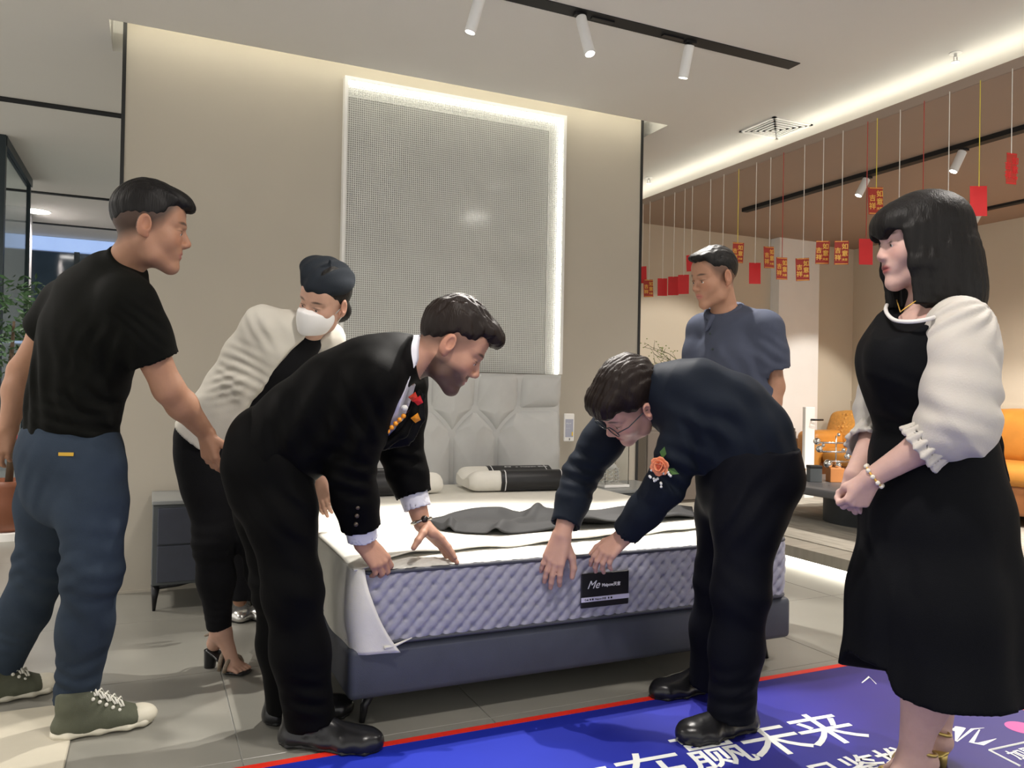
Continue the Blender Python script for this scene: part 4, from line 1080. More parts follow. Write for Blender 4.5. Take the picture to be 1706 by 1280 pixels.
def dress_shoe(parent, base, heel, toe, sc=1.0, mat_=None, lace=True, name='shoe', upn=(0, 0, 1)):
    """black lace up shoe standing on the floor"""
    heel, toe = A_(heel), A_(toe); f = nrm_((toe-heel)*A_((1, 1, 0))); L = float(np.linalg.norm((toe-heel)[:2])); s = np.cross(f, A_((0, 0, 1)))
    z = A_((0, 0, 1)); P = lambda a, b, c: heel+f*(a*L)+s*b*sc+z*c*sc
    w = .047
    F = Field()
    F.u(Loft([(P(.02, 0, .018), .030*sc, .02*sc, s), (P(.10, 0, .020), .036*sc, .024*sc, s), (P(.45, 0, .020), .039*sc, .024*sc, s), (P(.70, 0, .020), .049*sc, .026*sc, s), (P(.90, 0, .020), .041*sc, .024*sc, s), (P(.985, 0, .02), .022*sc, .018*sc, s)], .03, ('round', 'round')), .01)
    F.u(Loft([(P(.10, 0, .045), .031*sc, .034*sc, s), (P(.14, 0, .085), .033*sc, .036*sc, s)], .03, ('round', 'round')), .03)
    F.u(Cone(P(.15, 0, .085), P(.62, 0, .040), .034*sc, .026*sc), .03)
    F.u(Ell(P(.80, 0, .034), (.043*sc, .060*sc, .024*sc), np.stack([s, f, z])), .03)
    F.f(cut(P(0, 0, .006), (0, 0, -1)))
    F.f(cut(P(.2, 0, .118), f*-.1+z))
    up_ = mesh_np(name, [polygonize(F, .0055)], mat_ or M['shoeblack'], parent, base)
    G = Field()
    G.u(Loft([(P(.0, 0, .009), .030*sc, .010*sc, s), (P(.10, 0, .009), .040*sc, .010*sc, s), (P(.45, 0, .009), .042*sc, .010*sc, s), (P(.70, 0, .009), .053*sc, .010*sc, s), (P(.92, 0, .009), .043*sc, .010*sc, s), (P(1.0, 0, .009), .022*sc, .010*sc, s)], .03, ('round', 'round')), .01)
    G.f(cut(P(0, 0, .016), (0, 0, 1))); G.f(cut(P(0, 0, .0), (0, 0, -1)))
    mesh_np('sole', [polygonize(G, .006)], M['shoesole'], up_, base)
    if lace:
        b = MB()
        for k in range(4):
            c = P(.33+.065*k, 0, .098-.0145*k); q = s*.020*sc
            b.tube([c-q-z*.010*sc, c-q*.5+z*.002, c+q*.5+z*.002, c+q-z*.010*sc], .0026, 6)
        c = P(.32, 0, .104)
        for sg_ in (-1, 1): b.tube([c, c+s*sg_*.022+z*.014, c+s*sg_*.034+z*.002, c+s*sg_*.016-z*.004, c], .0022, 6); b.tube([c, c+s*sg_*.02+f*.02, c+s*sg_*.034+f*.012-z*.02], .002, 6)
        tag(b.xf(Matrix.Translation(-Vector(base))).build('laces', M['shoelace'], up_, smooth=True))
    return up_
M['shoeblack'] = mat('black shoe leather', (.010, .010, .011), .28, var=.15, vscale=20, bump=.08, bscale=90)
M['shoesole'] = mat('black rubber sole', (.008, .008, .008), .6, var=.1)
M['shoelace'] = mat('black laces', (.018, .018, .019), .6, var=.1)
def flower(parent, base, c, n_, sc, petal, heart, ribbon):
    """rose with leaves, baby's breath and ribbon tail, pinned to the chest"""
    c = Vector(c)-Vector(base); n_ = Vector(n_).normalized(); t = n_.orthogonal().normalized(); q = n_.cross(t)
    rt = MB()
    for ring, (rr, cnt, up_) in enumerate(((.006, 3, .020), (.014, 5, .014), (.022, 6, .006))):
        for k in range(cnt):
            a = 2*PI*k/cnt+ring; d = t*math.cos(a)+q*math.sin(a); e = t*-math.sin(a)+q*math.cos(a)
            vs = []; fs = []
            for i in range(5):
                u = i/4; 
                for j in range(5):
                    v = (j/4-.5)*2; w = .016*math.sin(PI*(.15+.75*u)); r = rr*(.5+.6*u)+.004*u*u
                    vs.append(c+(d*(r-.006*v*v*(1-u))+e*w*v+n_*(up_*u+.006))*sc)
            for i in range(4):
                for j in range(4): fs.append((i*5+j, i*5+j+1, (i+1)*5+j+1, (i+1)*5+j))
            rt.add(vs, fs)
    fl_ = rt.build('boutonniere', petal, parent, smooth=True); sm = fl_.modifiers.new('t', 'SOLIDIFY'); sm.thickness = .0012
    MB().sphere(c+n_*.012*sc, .009*sc, 10, 8).build('heart', heart, fl_, smooth=True)
    for k in range(2):
        lf = MB()
        a = k*1.7+.3; d = (t*math.cos(a)+q*math.sin(a)); e = n_.cross(d); o = c+d*.02*sc
        lf.add([o, o+(d*.018+e*.010+n_*.004)*sc, o+(d*.036+n_*.002)*sc, o+(d*.018-e*.010+n_*.004)*sc, o+(d*.018+n_*.001)*sc], [(0, 1, 4), (1, 2, 4), (2, 3, 4), (3, 0, 4)])
        lf.build('leaf', M['flowerleaf'], fl_)
    bb = MB(); r3 = random.Random(4)
    for k in range(16): bb.sphere(c+(t*r3.uniform(-.03, .03)+q*r3.uniform(-.03, .03)+Vector((0, 0, -.024)))*sc+n_*.008, .0042*sc, 6, 4)
    tag(bb.build('baby_breath', M['flowerwhite'], fl_, smooth=True), kind='stuff')
    if ribbon is not None:
        b = MB(); dn = Vector((0, 0, -1))
        for sg_ in (-1, 1): b.tube([c+dn*.01, c+dn*.04*sc+t*.008*sg_, c+dn*.10*sc+t*.016*sg_], [.004, .007, .008], 6)
        b.build('ribbon', ribbon, fl_)
    return fl_
M['flowerleaf'] = mat('flower leaf', (.06, .14, .03), .5, var=.2); M['flowerwhite'] = mat('white blossom', (.7, .7, .66), .7, var=.05)
M['rosepeach'] = mat('peach petal', (.75, .26, .13), .6, var=.12, vscale=40); M['roseheart'] = mat('deep rose', (.65, .12, .05), .6, var=.1)
# ------------------------------------------------------------------ the people
V3 = lambda px, py, d: A_(D(px, py, d))
FL = lambda px, py, z=0.0: A_(at(px, py, z=z))
SK = (.35, .185, .115)
def finish_body(F, label, base, hd, hands, colfn, h=.0085, hh=.0030, fh=.0032):
    drop = [(hd.c, .150*hd.s)]+[(c, r) for c, r in hands]
    parts = [polygonize(F, h, drop=drop), polygonize(F, hh, keep=(hd.c, .150*hd.s))]
    for c, r in hands: parts.append(polygonize(F, fh, keep=(c, r)))
    o = mesh_np('person', parts, M['skin'], None, base, colfn)
    tag(o, label, 'person'); return o
def legs_skin(F, hip, knee, ankle):
    for i in (0, 1): limb(F, hip[i], knee[i], ankle[i], (.070, .062, .048, .048, .032))
def hollow(F, a, b, r, depth=.05):              # open cuff: b is the opening, a further up the limb
    a, b = A_(a), A_(b); u = nrm_(b-a); F.s(Cone(b-u*depth, b+u*.03, r, r), .004)

# ======================= man in a black polo shirt and jeans
def man_polo():
    sR, sL = V3(214, 506, 2.34), V3(112, 508, 2.58); lat = sR-sL
    hR, hL = V3(152, 785, 2.40), V3(92, 785, 2.55); kR, kL = V3(155, 952, 2.38), V3(74, 935, 2.62); aR, aL = V3(126, 1160, 2.45), V3(4, 1112, 2.70)
    eR, wR = V3(281, 648, 2.42), V3(343, 722, 2.56); eL, wL = V3(38, 618, 2.66), V3(14, 712, 2.60)
    nk = V3(196, 462, 2.45); base = FL(90, 1215)
    hd = Head(V3(250, 380, 2.41), img(.93, -.14, .36), img(.12, 1, 0), 1.07)
    F = Field(); head_field(F, hd)
    F.u(Cone(hd.w((0, -.028, -.055)), nk, .052, .060), .03)
    F.u(Loft([(V3(118, 760, 2.47), .14, .10), (V3(125, 690, 2.46), .135, .095), (V3(150, 570, 2.46), .155, .10), (V3(172, 500, 2.46), .13, .08)], .04, ('round', 'round'), lat), .03)
    for s_, e, w in ((sR, eR, wR), (sL, eL, wL)): F.u(Cone(nk, s_, .05, .05), .03); limb(F, s_, e, w, (.052, .052, .043, .044, .028), .025)
    legs_skin(F, (hR, hL), (kR, kL), (aR, aL))
    h1 = hand_field(F, wR, img(.16, -1, .06), img(-.45, .1, -.85), +1, ((.35, .4, .2), (.35, .5, .3), (.4, .6, .3), (.45, .6, .3)), .05, 1.0)
    h2 = hand_field(F, wL, img(-.25, -1, -.2), img(.2, .2, -1), -1, (.35, .4, .45, .5), .05, 1.0)
    o = finish_body(F, 'man in a black polo shirt and blue jeans reaching toward the suited man', base, hd, [h1, h2], skin_col(hd, SK, fade=.85))
    eyes(hd, o, base)
    G = hair_short(hd, .020, .002, .006, (((0, .046, .090), (.058, .052, .034)), ((.004, .078, .080), (.046, .030, .022)), ((.004, .098, .070), (.032, .016, .008))), ([-.13, -.10, -.06, -.02, .010, .030, .050, .066, .075, .14], [-.030, -.025, .000, .014, .014, .020, .036, .050, .056, .056]), 2, .004)
    mesh_np('hair', [polygonize(G, .004)], M['hair'], o, base)
    # shirt
    S = Field()
    S.u(Cone(lerp(nk, hd.w((0, -.03, -.07)), .1), lerp(nk, hd.w((0, -.03, -.07)), .75), .070, .061), .02)
    cdir = nrm_(hd.w((0, -.028, -.055))-nk); S.f(cut(lerp(nk, hd.w((0, -.03, -.07)), .52)+A_((0, 0, .012)), cdir*.9+nrm_(A_(img(1, 0, 0)))*.42))
    S.u(Loft([(V3(116, 738, 2.47), .160, .126), (V3(122, 690, 2.465), .153, .118), (V3(136, 620, 2.46), .163, .122), (V3(152, 555, 2.46), .178, .128), (V3(168, 500, 2.46), .172, .112), (V3(186, 462, 2.455), .100, .080)], .05, ('flat', 'round'), lat), .01)
    for s_, e in ((sR, eR), (sL, eL)):
        S.u(Cone(nk+A_((0, 0, -.02)), s_, .060, .066), .06)
        q = lerp(s_, e, .66 if s_ is sR else .40); S.u(pathloft([s_, lerp(s_, e, .35), q], [.070, .072, .071], .04, None, ('round', 'flat')), .07)
        hollow(S, s_, q, .060, .02)
    S.f(folds([(V3(85, 640, 2.40), .13, img(1, .12, 0), .055, .007), (V3(120, 720, 2.38), .10, img(.3, 1, 0), .04, .006), (V3(240, 540, 2.3), .07, img(.6, .6, 0), .03, .003), (V3(150, 690, 2.35), .12, img(.7, .5, 0), .06, .006), (V3(185, 600, 2.33), .10, img(.8, -.4, 0), .05, .004)], .0022, 12., 3))
    mesh_np('polo_shirt', [polygonize(S, .0065)], cloth('black jersey', (.0055, .0057, .0047), .72), o, base)
    # jeans
    J = Field()
    J.u(Loft([(V3(116, 712, 2.47), .158, .118), (V3(117, 760, 2.47), .172, .135), (V3(120, 810, 2.47), .170, .138)], .05, ('flat', 'round'), lat), .01)
    mR, mL = lerp(hR, kR, .35), lerp(hL, kL, .35)
    J.u(pathloft([hR, mR, kR, lerp(kR, aR, .45), V3(126, 1166, 2.45)], [.097, .096, .079, .073, .063], .04, None, ('round', 'flat')), .04)
    J.u(pathloft([hL, mL, kL, lerp(kL, aL, .45), V3(3, 1112, 2.70)], [.098, .098, .084, .074, .060], .04, None, ('round', 'flat')), .03)
    fl_ = []
    for k_, wt in ((kR, 1), (kL, 1)): fl_ += [(k_+A_(img(.03, .01, -.04)), .09, img(.45, 1, 0), .06, .0045), (k_+A_(img(-.05, .02, -.04)), .07, img(-.5, 1, 0), .05, .0045), (k_+A_(img(.0, -.14, -.04)), .12, img(.6, .5, 0), .09, .004)]
    fl_ += [(V3(180, 850, 2.3), .12, img(.5, 1, 0), .10, .004), (V3(105, 1140, 2.38), .07, img(.3, 1, 0), .045, .005), (V3(150, 1120, 2.38), .06, img(-.4, 1, 0), .05, .004), (V3(90, 790, 2.4), .08, img(1, -.6, 0), .05, .005), (V3(20, 1080, 2.6), .06, img(.4, 1, 0), .04, .004)]
    J.f(folds(fl_, .002, 14., 5))
    jn = mesh_np('jeans', [polygonize(J, .0065)], mat('blue denim', (.029, .041, .060), .85, var=.30, vscale=5, bump=.4, bscale=500, spec=.1), o, base)
    c = V3(110, 757, 2.31); MB().box((-.021, -.003, -.005), (.021, .003, .005)).xf(Matrix.Translation(Vector(c)-Vector(base)) @ Matrix(((CR.x, CF.x, 0, 0), (CR.y, CF.y, 0, 0), (0, 0, 1, 0), (0, 0, 0, 1)))).build('patch', mat('yellow patch', (.55, .33, .03), .6, var=.1), jn)
    # sneakers
    for heel, toe, an in ((FL(92, 1232), FL(250, 1203), aR), (FL(-58, 1178), FL(88, 1150), aL)):
        sneaker(o, base, heel, toe, an)
def sneaker(parent, base, heel, toe, an):
    f = nrm_((toe-heel)*A_((1, 1, 0))); L = float(np.linalg.norm((toe-heel)[:2])); z = A_((0, 0, 1)); s = np.cross(f, z); P = lambda a, b, c: heel+f*a*L+s*b+z*c
    F = Field()
    F.u(Loft([(P(.06, 0, .035), .034, .030, s), (P(.30, 0, .040), .040, .040, s), (P(.55, 0, .040), .045, .036, s), (P(.75, 0, .034), .050, .028, s), (P(.92, 0, .030), .038, .022, s)], .03, ('round', 'round')), .01)
    F.u(Loft([(P(.17, 0, .04), .036, .044, s), (P(.19, 0, .10), .039, .046, s), (P(.19, 0, .14), .041, .050, s)], .03, ('round', 'flat')), .02)
    F.u(Cone(P(.25, 0, .105), P(.62, 0, .055), .035, .026), .03)
    F.f(cut(P(0, 0, .012), (0, 0, -1)))
    u = mesh_np('sneaker', [polygonize(F, .0055)], mat('olive canvas', (.085, .090, .060), .85, var=.12, vscale=30, bump=.4, bscale=500), parent, base)
    G = Field(); G.u(Loft([(P(.0, 0, .015), .030, .016, s), (P(.12, 0, .015), .041, .016, s), (P(.45, 0, .015), .044, .016, s), (P(.74, 0, .016), .055, .016, s), (P(.92, 0, .017), .044, .016, s), (P(.995, 0, .018), .022, .014, s)], .03, ('round', 'round')), .01)
    G.f(cut(P(0, 0, .030), (0, 0, 1))); G.f(cut(P(0, 0, 0), (0, 0, -1)))
    W_ = mat('cream rubber', (.62, .58, .47), .6, var=.06)
    mesh_np('sole', [polygonize(G, .006)], W_, u, base)
    T_ = Field(); T_.u(Ell(P(.87, 0, .030), (.047, .056, .034), np.stack([s, f, z])), .01); T_.f(cut(P(.83, 0, 0), -f)); T_.f(cut(P(0, 0, .012), (0, 0, -1)))
    mesh_np('toe_cap', [polygonize(T_, .006)], W_, u, base)
    b = MB(); q = Matrix.Translation(-Vector(base)); lw = mat('white laces', (.70, .68, .60), .7, var=.05)
    for k in range(6):
        c0 = P(.28+.070*k, 0, .147-.0118*k); w = .028
        b.tube([c0-s*w-z*.014+f*.012, c0-s*w*.4+z*.002, c0+s*w*.6+f*.012+z*.001, c0+s*w-z*.014+f*.018], .0032, 6)
        b.tube([c0+s*w-z*.014+f*.012, c0+s*w*.4+z*.003, c0-s*w*.6+f*.012+z*.002, c0-s*w-z*.014+f*.018], .0032, 6)
    tag(b.xf(q).build('laces', lw, u, smooth=True), kind='stuff')
    b = MB()
    for k in range(6):
        for sg_ in (-1, 1): b.sphere(P(.30+.070*k, sg_*.034, .126-.0118*k), (.006, .006, .006), 8, 6)
    tag(b.xf(q).build('eyelet', lw, u, smooth=True), kind='stuff')

# ======================= bearded man in a black suit, bending over the mattress corner
def man_suit():
    sR, sL = V3(618, 642, 2.34), V3(672, 622, 2.70); lat = sL-sR
    hR, hL = V3(456, 775, 2.38), V3(436, 765, 2.54); kR, kL = V3(488, 985, 2.36), V3(468, 975, 2.50); aR, aL = V3(512, 1185, 2.38), V3(478, 1165, 2.51)
    eR, wR = V3(583, 782, 2.40), V3(605, 902, 2.47); eL, wL = V3(668, 752, 2.70), V3(703, 872, 2.66)
    nk = V3(688, 598, 2.52); base = FL(510, 1235)
    hd = Head(V3(752, 577, 2.52), img(.82, -.58, .06), img(.58, .82, .05), 1.12)
    F = Field(); head_field(F, hd, jaw=1.06)
    F.u(Cone(hd.w((0, -.032, -.05)), nk, .056, .064), .03)
    F.u(Loft([(V3(450, 768, 2.46), .135, .095), (V3(508, 705, 2.46), .135, .095), (V3(590, 650, 2.49), .16, .11), (V3(650, 618, 2.52), .13, .085)], .04, ('round', 'round'), lat), .03)
    for s_, e, w in ((sR, eR, wR), (sL, eL, wL)): F.u(Cone(nk, s_, .05, .05), .03); limb(F, s_, e, w, (.052, .050, .042, .042, .029), .025)
    legs_skin(F, (hR, hL), (kR, kL), (aR, aL))
    h1 = hand_field(F, wR, img(.62, -.78, .05), img(.45, .55, -.70), +1, ((.5, .7, .4), (.55, .75, .4), (.55, .8, .4), (.6, .8, .4)), .04, 1.08, ((.55, .5, -.65), (.75, .2, -.6), (.8, .0, -.55)))
    h2 = hand_field(F, wL, img(.66, -.62, -.20), img(.45, .50, .45), -1, (.10, .08, .08, .10), .05, 1.10, ((.30, .62, -.75), (.25, .35, -.9), (.3, .1, -.95)))
    o = finish_body(F, 'bearded man in a black suit bending over the corner of the mattress', base, hd, [h1, h2], skin_col(hd, (.42, .225, .155), fade=.55, beard=.82))
    eyes(hd, o, base)
    G = hair_short(hd, .028, .006, .012, (((0, .062, .094), (.056, .052, .034)), ((.004, .098, .080), (.040, .024, .026)), ((0, -.02, .115), (.05, .05, .02))), ([-.13, -.10, -.06, -.025, -.010, .015, .030, .055, .066, .12], [-.060, -.055, -.030, -.005, .022, .022, .026, .050, .058, .066]), 5, .006)
    mesh_np('hair', [polygonize(G, .004)], M['hairbrown'], o, base)
    blk = cloth('black suiting', (.003, .003, .0031), .62, .15, .05)
    # jacket
    S = Field()
    S.u(Loft([(V3(440, 778, 2.46), .170, .132), (V3(468, 744, 2.46), .170, .136), (V3(512, 705, 2.46), .170, .140), (V3(572, 666, 2.47), .186, .150), (V3(628, 634, 2.50), .190, .140), (V3(664, 610, 2.52), .130, .100)], .05, ('flat', 'round'), lat), .01)
    S.f(cut(V3(661, 640, 2.5), img(.95, -.31, 0)))
    for s_, e, w in ((sR, eR, wR), (sL, eL, wL)):
        S.u(Cone(lerp(nk, s_, .15), s_, .066, .076), .05)
        q = lerp(e, w, .80 if s_ is sR else .62); S.u(pathloft([s_, lerp(s_, e, .5), e, lerp(e, q, .5), q], [.086, .080, .070, .067, .062], .03, None, ('round', 'flat')), .04)
        hollow(S, e, q, .052, .02)
    # open front: carve a slit below the chest where shirt and tie hang out
    fr = nrm_(A_(img(.35, -.95, 0)))
    nkc = lerp(nk, hd.w((0, -.03, -.05)), .25); S.f(cut(lerp(nk, hd.w((0, -.032, -.05)), .30), img(.93, .10, 0)))
    S.f(folds([(V3(540, 700, 2.3), .16, img(.8, -.5, 0), .09, .008), (V3(600, 700, 2.26), .10, img(1, .4, 0), .06, .007), (V3(585, 790, 2.33), .09, img(.3, 1, 0), .05, .006), (V3(665, 760, 2.62), .08, img(.3, 1, 0), .05, .005), (V3(470, 740, 2.3), .12, img(.9, .3, 0), .08, .007)], .002, 12., 7))
    jk = mesh_np('suit_jacket', [polygonize(S, .0068)], blk, o, base)
    b = MB()
    for k in range(3): b.sphere(V3(596-1.5*k, 846+14*k, 2.36)-base, (.007, .007, .007), 8, 6)
    for k in range(1): pass
    b.build('sleeve_button', mat('horn button', (.06, .045, .035), .3, var=.1), jk, smooth=True)
    # white shirt: chest wedge, collar and cuffs
    W_ = cloth('white cotton', (.66, .66, .72), .7, .15, .05, .02)
    Sh = Field()
    Sh.u(Cone(lerp(nk, hd.w((0, -.032, -.05)), .02), lerp(nk, hd.w((0, -.032, -.05)), .50), .078, .070), .02)
    Sh.u(Loft([(V3(612, 700, 2.46), .10, .085), (V3(650, 655, 2.48), .13, .105), (V3(676, 615, 2.50), .10, .090)], .03, ('round', 'round'), lat), .03)
    Sh.f(cut(V3(686, 645, 2.5), img(.95, -.31, 0)))
    Sh.f(cut(lerp(nk, hd.w((0, -.032, -.05)), .52), nrm_(hd.w((0, -.03, -.05))-nk)*.95+nrm_(A_(img(0, 1, 0)))*-.15))
    mesh_np('shirt', [polygonize(Sh, .0065)], W_, o, base)
    for e, w, t0, t1 in ((eR, wR, .70, .97), (eL, wL, .5, .80)):
        C_ = Field(); C_.u(pathloft([lerp(e, w, t0), lerp(e, w, t1)], [.050, .047], .02), .01); hollow(C_, e, lerp(e, w, t1), .041, .02)
        mesh_np('cuff', [polygonize(C_, .005)], W_, o, base)
    # lapel edge, tie and boutonniere hanging from the chest
    lp = Field()
    ptsn = [V3(697, 655, 2.44), V3(690, 690, 2.42), V3(672, 722, 2.41), V3(640, 742, 2.40), V3(612, 745, 2.40)]
    for i in range(4): lp.u(Cone(ptsn[i], ptsn[i+1], .012, .014), .015)
    mesh_np('lapel', [polygonize(lp, .005)], blk, o, base)
    T_ = Field(); T_.u(Loft([(V3(704, 660, 2.48), .010, .010), (V3(694, 694, 2.46), .028, .010), (V3(674, 726, 2.45), .034, .010), (V3(644, 740, 2.45), .020, .008)], .02, ('round', 'round'), img(.7, -.7, .2)), .01)
    mesh_np('tie', [polygonize(T_, .005)], cloth('black silk tie', (.006, .006, .007), .4, .1), o, base)
    rd = mat('red gold ribbon', (.60, .05, .02), .4, var=.3, vscale=60); gd = mat('gold ribbon', (.80, .30, .02), .4, var=.3, vscale=50)
    r = MB()
    p0, p1 = V3(676, 690, 2.39), V3(643, 722, 2.375)
    vs = []; fs = []
    u_ = A_(img(.7, .7, 0)); n_ = A_(img(0, 0, -1))
    for i in range(9):
        c = lerp(p0, p1, i/8)+n_*.004*math.sin(i*2.2); w = .016
        vs += [c-u_*w-base, c+u_*w-base, c+u_*w-n_*.003-base, c-u_*w-n_*.003-base]
    for i in range(8):
        for j in range(4): fs.append((4*i+j, 4*i+(j+1) % 4, 4*i+4+(j+1) % 4, 4*i+4+j))
    r.add(vs, fs); rb = r.build('boutonniere', rd, o)
    for i in range(5):
        MB().sphere(lerp(p0, p1, .1+.2*i)+n_*.006-base, (.008, .008, .008), 8, 6).build('gold_bead', gd, rb, smooth=True)
    for q, m_ in (((696, 668), M['redcard']), ((692, 697), gd), ((688, 662), rd)):
        MB().add([V3(q[0]-8, q[1], 2.38)-base, V3(q[0]+4, q[1]-9, 2.37)-base, V3(q[0]+9, q[1]+3, 2.38)-base, V3(q[0], q[1]+8, 2.385)-base, V3(q[0], q[1], 2.372)-base], [(0, 1, 4), (1, 2, 4), (2, 3, 4), (3, 0, 4)]).build('petal', m_, rb)
    MB().sphere(V3(674, 680, 2.38)-base, (.011, .011, .010), 8, 6).build('white_flower', M['flowerwhite'], rb, smooth=True)
    # trousers
    J = Field()
    J.u(Loft([(V3(450, 735, 2.46), .165, .120), (V3(450, 775, 2.46), .168, .126), (V3(452, 815, 2.46), .160, .118)], .05, ('round', 'round'), lat), .01)
    J.u(pathloft([hR, lerp(hR, kR, .4), kR, lerp(kR, aR, .5), V3(518, 1205, 2.38)], [.106, .098, .082, .080, .074], .05, None, ('round', 'flat')), .04)
    J.u(pathloft([hL, lerp(hL, kL, .4), kL, lerp(kL, aL, .5), V3(482, 1180, 2.51)], [.105, .10, .082, .076, .070], .05, None, ('round', 'flat')), .03)
    J.f(folds([(kR, .10, img(.5, 1, 0), .08, .004), (V3(515, 1170, 2.3), .07, img(.3, 1, 0), .055, .005), (V3(500, 830, 2.3), .12, img(.8, .6, 0), .07, .007), (kL, .12, (0, 0, 1), .07, .005)], .002, 12., 9))
    mesh_np('trousers', [polygonize(J, .0068)], blk, o, base)
    dress_shoe(o, base, FL(474, 1238), FL(628, 1252), 1.12); dress_shoe(o, base, FL(446, 1205), FL(578, 1190), 1.10)
    # watch
    ax = nrm_(wL-eL); c = lerp(eL, wL, .97); wa = MB(); t = Vector(ax).orthogonal().normalized(); q = Vector(ax).cross(t)
    wa.tube([Vector(c-base)+(t*math.cos(a*PI/8)+q*math.sin(a*PI/8))*.033 for a in range(17)], .006, 6, False)
    wt = wa.build('watch', mat('steel watch', (.45, .43, .40), .25, metal=1, var=.05), o, smooth=True)
    MB().sphere(c+A_(img(.4, .3, -.8))*.034-base, (.013, .013, .013), 12, 8).build('dial', M['eye'], wt, smooth=True)

# ======================= woman with a white face mask and a dark beret
def woman_mask():
    sR, sL = V3(438, 540, 2.84), V3(545, 565, 3.06); lat = sL-sR
    hR, hL = V3(345, 750, 2.95), V3(400, 750, 3.04); kR, kL = V3(356, 905, 2.93), V3(430, 900, 3.0); aR, aL = V3(366, 1052, 2.98), V3(455, 1030, 3.03)
    eR, wR = V3(372, 640, 2.92), V3(322, 712, 3.02); eL, wL = V3(535, 700, 3.10), V3(536, 798, 3.02)
    nk = V3(512, 552, 2.92); base = FL(385, 1110)
    hd = Head(V3(541, 502, 2.88), img(-.45, -.34, -.83), img(.34, 1, -.1), 1.0)
    F = Field(); head_field(F, hd, 1.0, .92)
    F.u(Cone(hd.w((0, -.02, -.055)), nk, .046, .052), .03)
    F.u(Loft([(V3(372, 745, 3.0), .13, .09), (V3(420, 665, 2.98), .085, .065), (V3(470, 600, 2.955), .095, .068), (V3(497, 566, 2.945), .080, .055)], .04, ('round', 'round'), lat), .03)
    for s_, e, w in ((sR, eR, wR), (sL, eL, wL)): F.u(Cone(nk, s_, .036, .038), .02); limb(F, s_, e, w, (.040, .040, .035, .035, .024), .025)
    limb(F, hR, kR, aR, (.07, .06, .045, .045, .030)); limb(F, hL, kL, aL, (.07, .06, .045, .045, .030))
    # feet
    for (hx, hy, tx, ty, an) in ((350, 1112, 406, 1124, aR), (444, 1082, 500, 1092, aL)):
        heel, toe = FL(hx, hy), FL(tx, ty); f = nrm_((toe-heel)*A_((1, 1, 0))); s_ = np.cross(f, A_((0, 0, 1))); L = float(np.linalg.norm(toe-heel))
        hp = heel+A_((0, 0, .095)); ball = heel+f*L*.72+A_((0, 0, .022))
        F.u(Cone(an, hp+f*.02, .032, .030), .02); F.u(Cone(an+f*.015, ball, .030, .022), .03); F.u(Ell(ball, (.040, .035, .018), np.stack([s_, f, A_((0, 0, 1))])), .02)
        for k in range(5):
            c = ball+s_*(-.030+.015*k)+f*.022; F.u(Cone(c, c+f*(.030-.004*abs(k-1.5))-A_((0, 0, .006)), .0085, .0075), .006)
    h1 = hand_field(F, wR, img(-.5, -.85, .1), img(-.6, .3, -.6), +1, (.5, .55, .6, .6), .03, .92)
    h2 = hand_field(F, wL, img(.15, -1, -.1), img(-.3, .3, -.9), -1, (.25, .2, .25, .3), .05, .92)
    feet = [[FL(385, 1120)+A_((0, 0, .05)), .10]]
    o = finish_body(F, 'woman in a cream blazer with a white face mask and dark beret leaning over', base, hd, [h1, h2]+feet, skin_col(hd, (.50, .30, .22), blush=.3), fh=.0036)
    eyes(hd, o, base)
    # mask
    K = Field()
    K.u(hd.E((0, .040, -.045), (.066, .074, .075)), .01); K.u(hd.K((0, .105, -.015), (0, .112, -.080), .012, .010), .06)
    def mk(d, P):
        x, y, z = hd.l(P).T
        top = -.004-.26*np.abs(x)+.0*y; bot = -.112+.10*np.abs(x)
        return np.maximum(np.maximum(d, (z-top)*.9), np.maximum((bot-z)*.9, (.012-y)*.8))
    K.f(mk); mk_o = mesh_np('face_mask', [polygonize(K, .004)], cloth('white mask', (.80, .79, .78), .8, .1, 0, .01), o, base)
    b = MB()
    for sx in (-1, 1): b.tube([hd.w((sx*.060, .020, -.03))-base, hd.w((sx*.076, -.005, .0))-base, hd.w((sx*.080, -.022, .012))-base, hd.w((sx*.078, -.02, -.03))-base, hd.w((sx*.058, .015, -.075))-base], .0016, 6)
    b.build('ear_loop', M['flowerwhite'], mk_o, smooth=True)
    # hair and beret
    G = hair_short(hd, .010, .006, .010, (), ([-.13, -.06, -.02, .01, .05, .07, .12], [-.09, -.085, -.05, .01, .035, .055, .06]), 3, .003)
    G.u(hd.E((0, -.080, -.055), (.055, .045, .05)), .03)
    mesh_np('hair', [polygonize(G, .0045)], M['hair'], o, base)
    Bt = Field(); Bt.u(hd.E((0, -.012, .070), (.084, .104, .052)), .01); Bt.u(hd.E((.022, -.035, .092), (.100, .105, .042), (.30, 'Y')), .02); Bt.u(hd.K((-.0, -.02, .135), (.002, -.022, .150), .004, .003), .006)
    Bt.f(lambda d, P: np.maximum(d, (.046-.25*np.clip(.06-hd.l(P)[:, 1], -1, .2)*.5-hd.l(P)[:, 2])*.9))
    Bt.f(folds([(hd.w((0, 0, .1)), .12, hd.R[0], .05, .004)], .0015, 25., 2))
    bt_o = mesh_np('beret', [polygonize(Bt, .0045)], cloth('dark felt', (.020, .024, .030), .9, .3, .3), o, base)
    # black top and cream blazer
    T_ = Field(); T_.u(Loft([(V3(420, 690, 2.97), .100, .080), (V3(465, 615, 2.94), .112, .088), (V3(500, 568, 2.93), .085, .070)], .04, ('round', 'round'), lat), .01)
    mesh_np('black_top', [polygonize(T_, .008)], cloth('black knit', (.010, .010, .011), .8), o, base)
    S = Field()
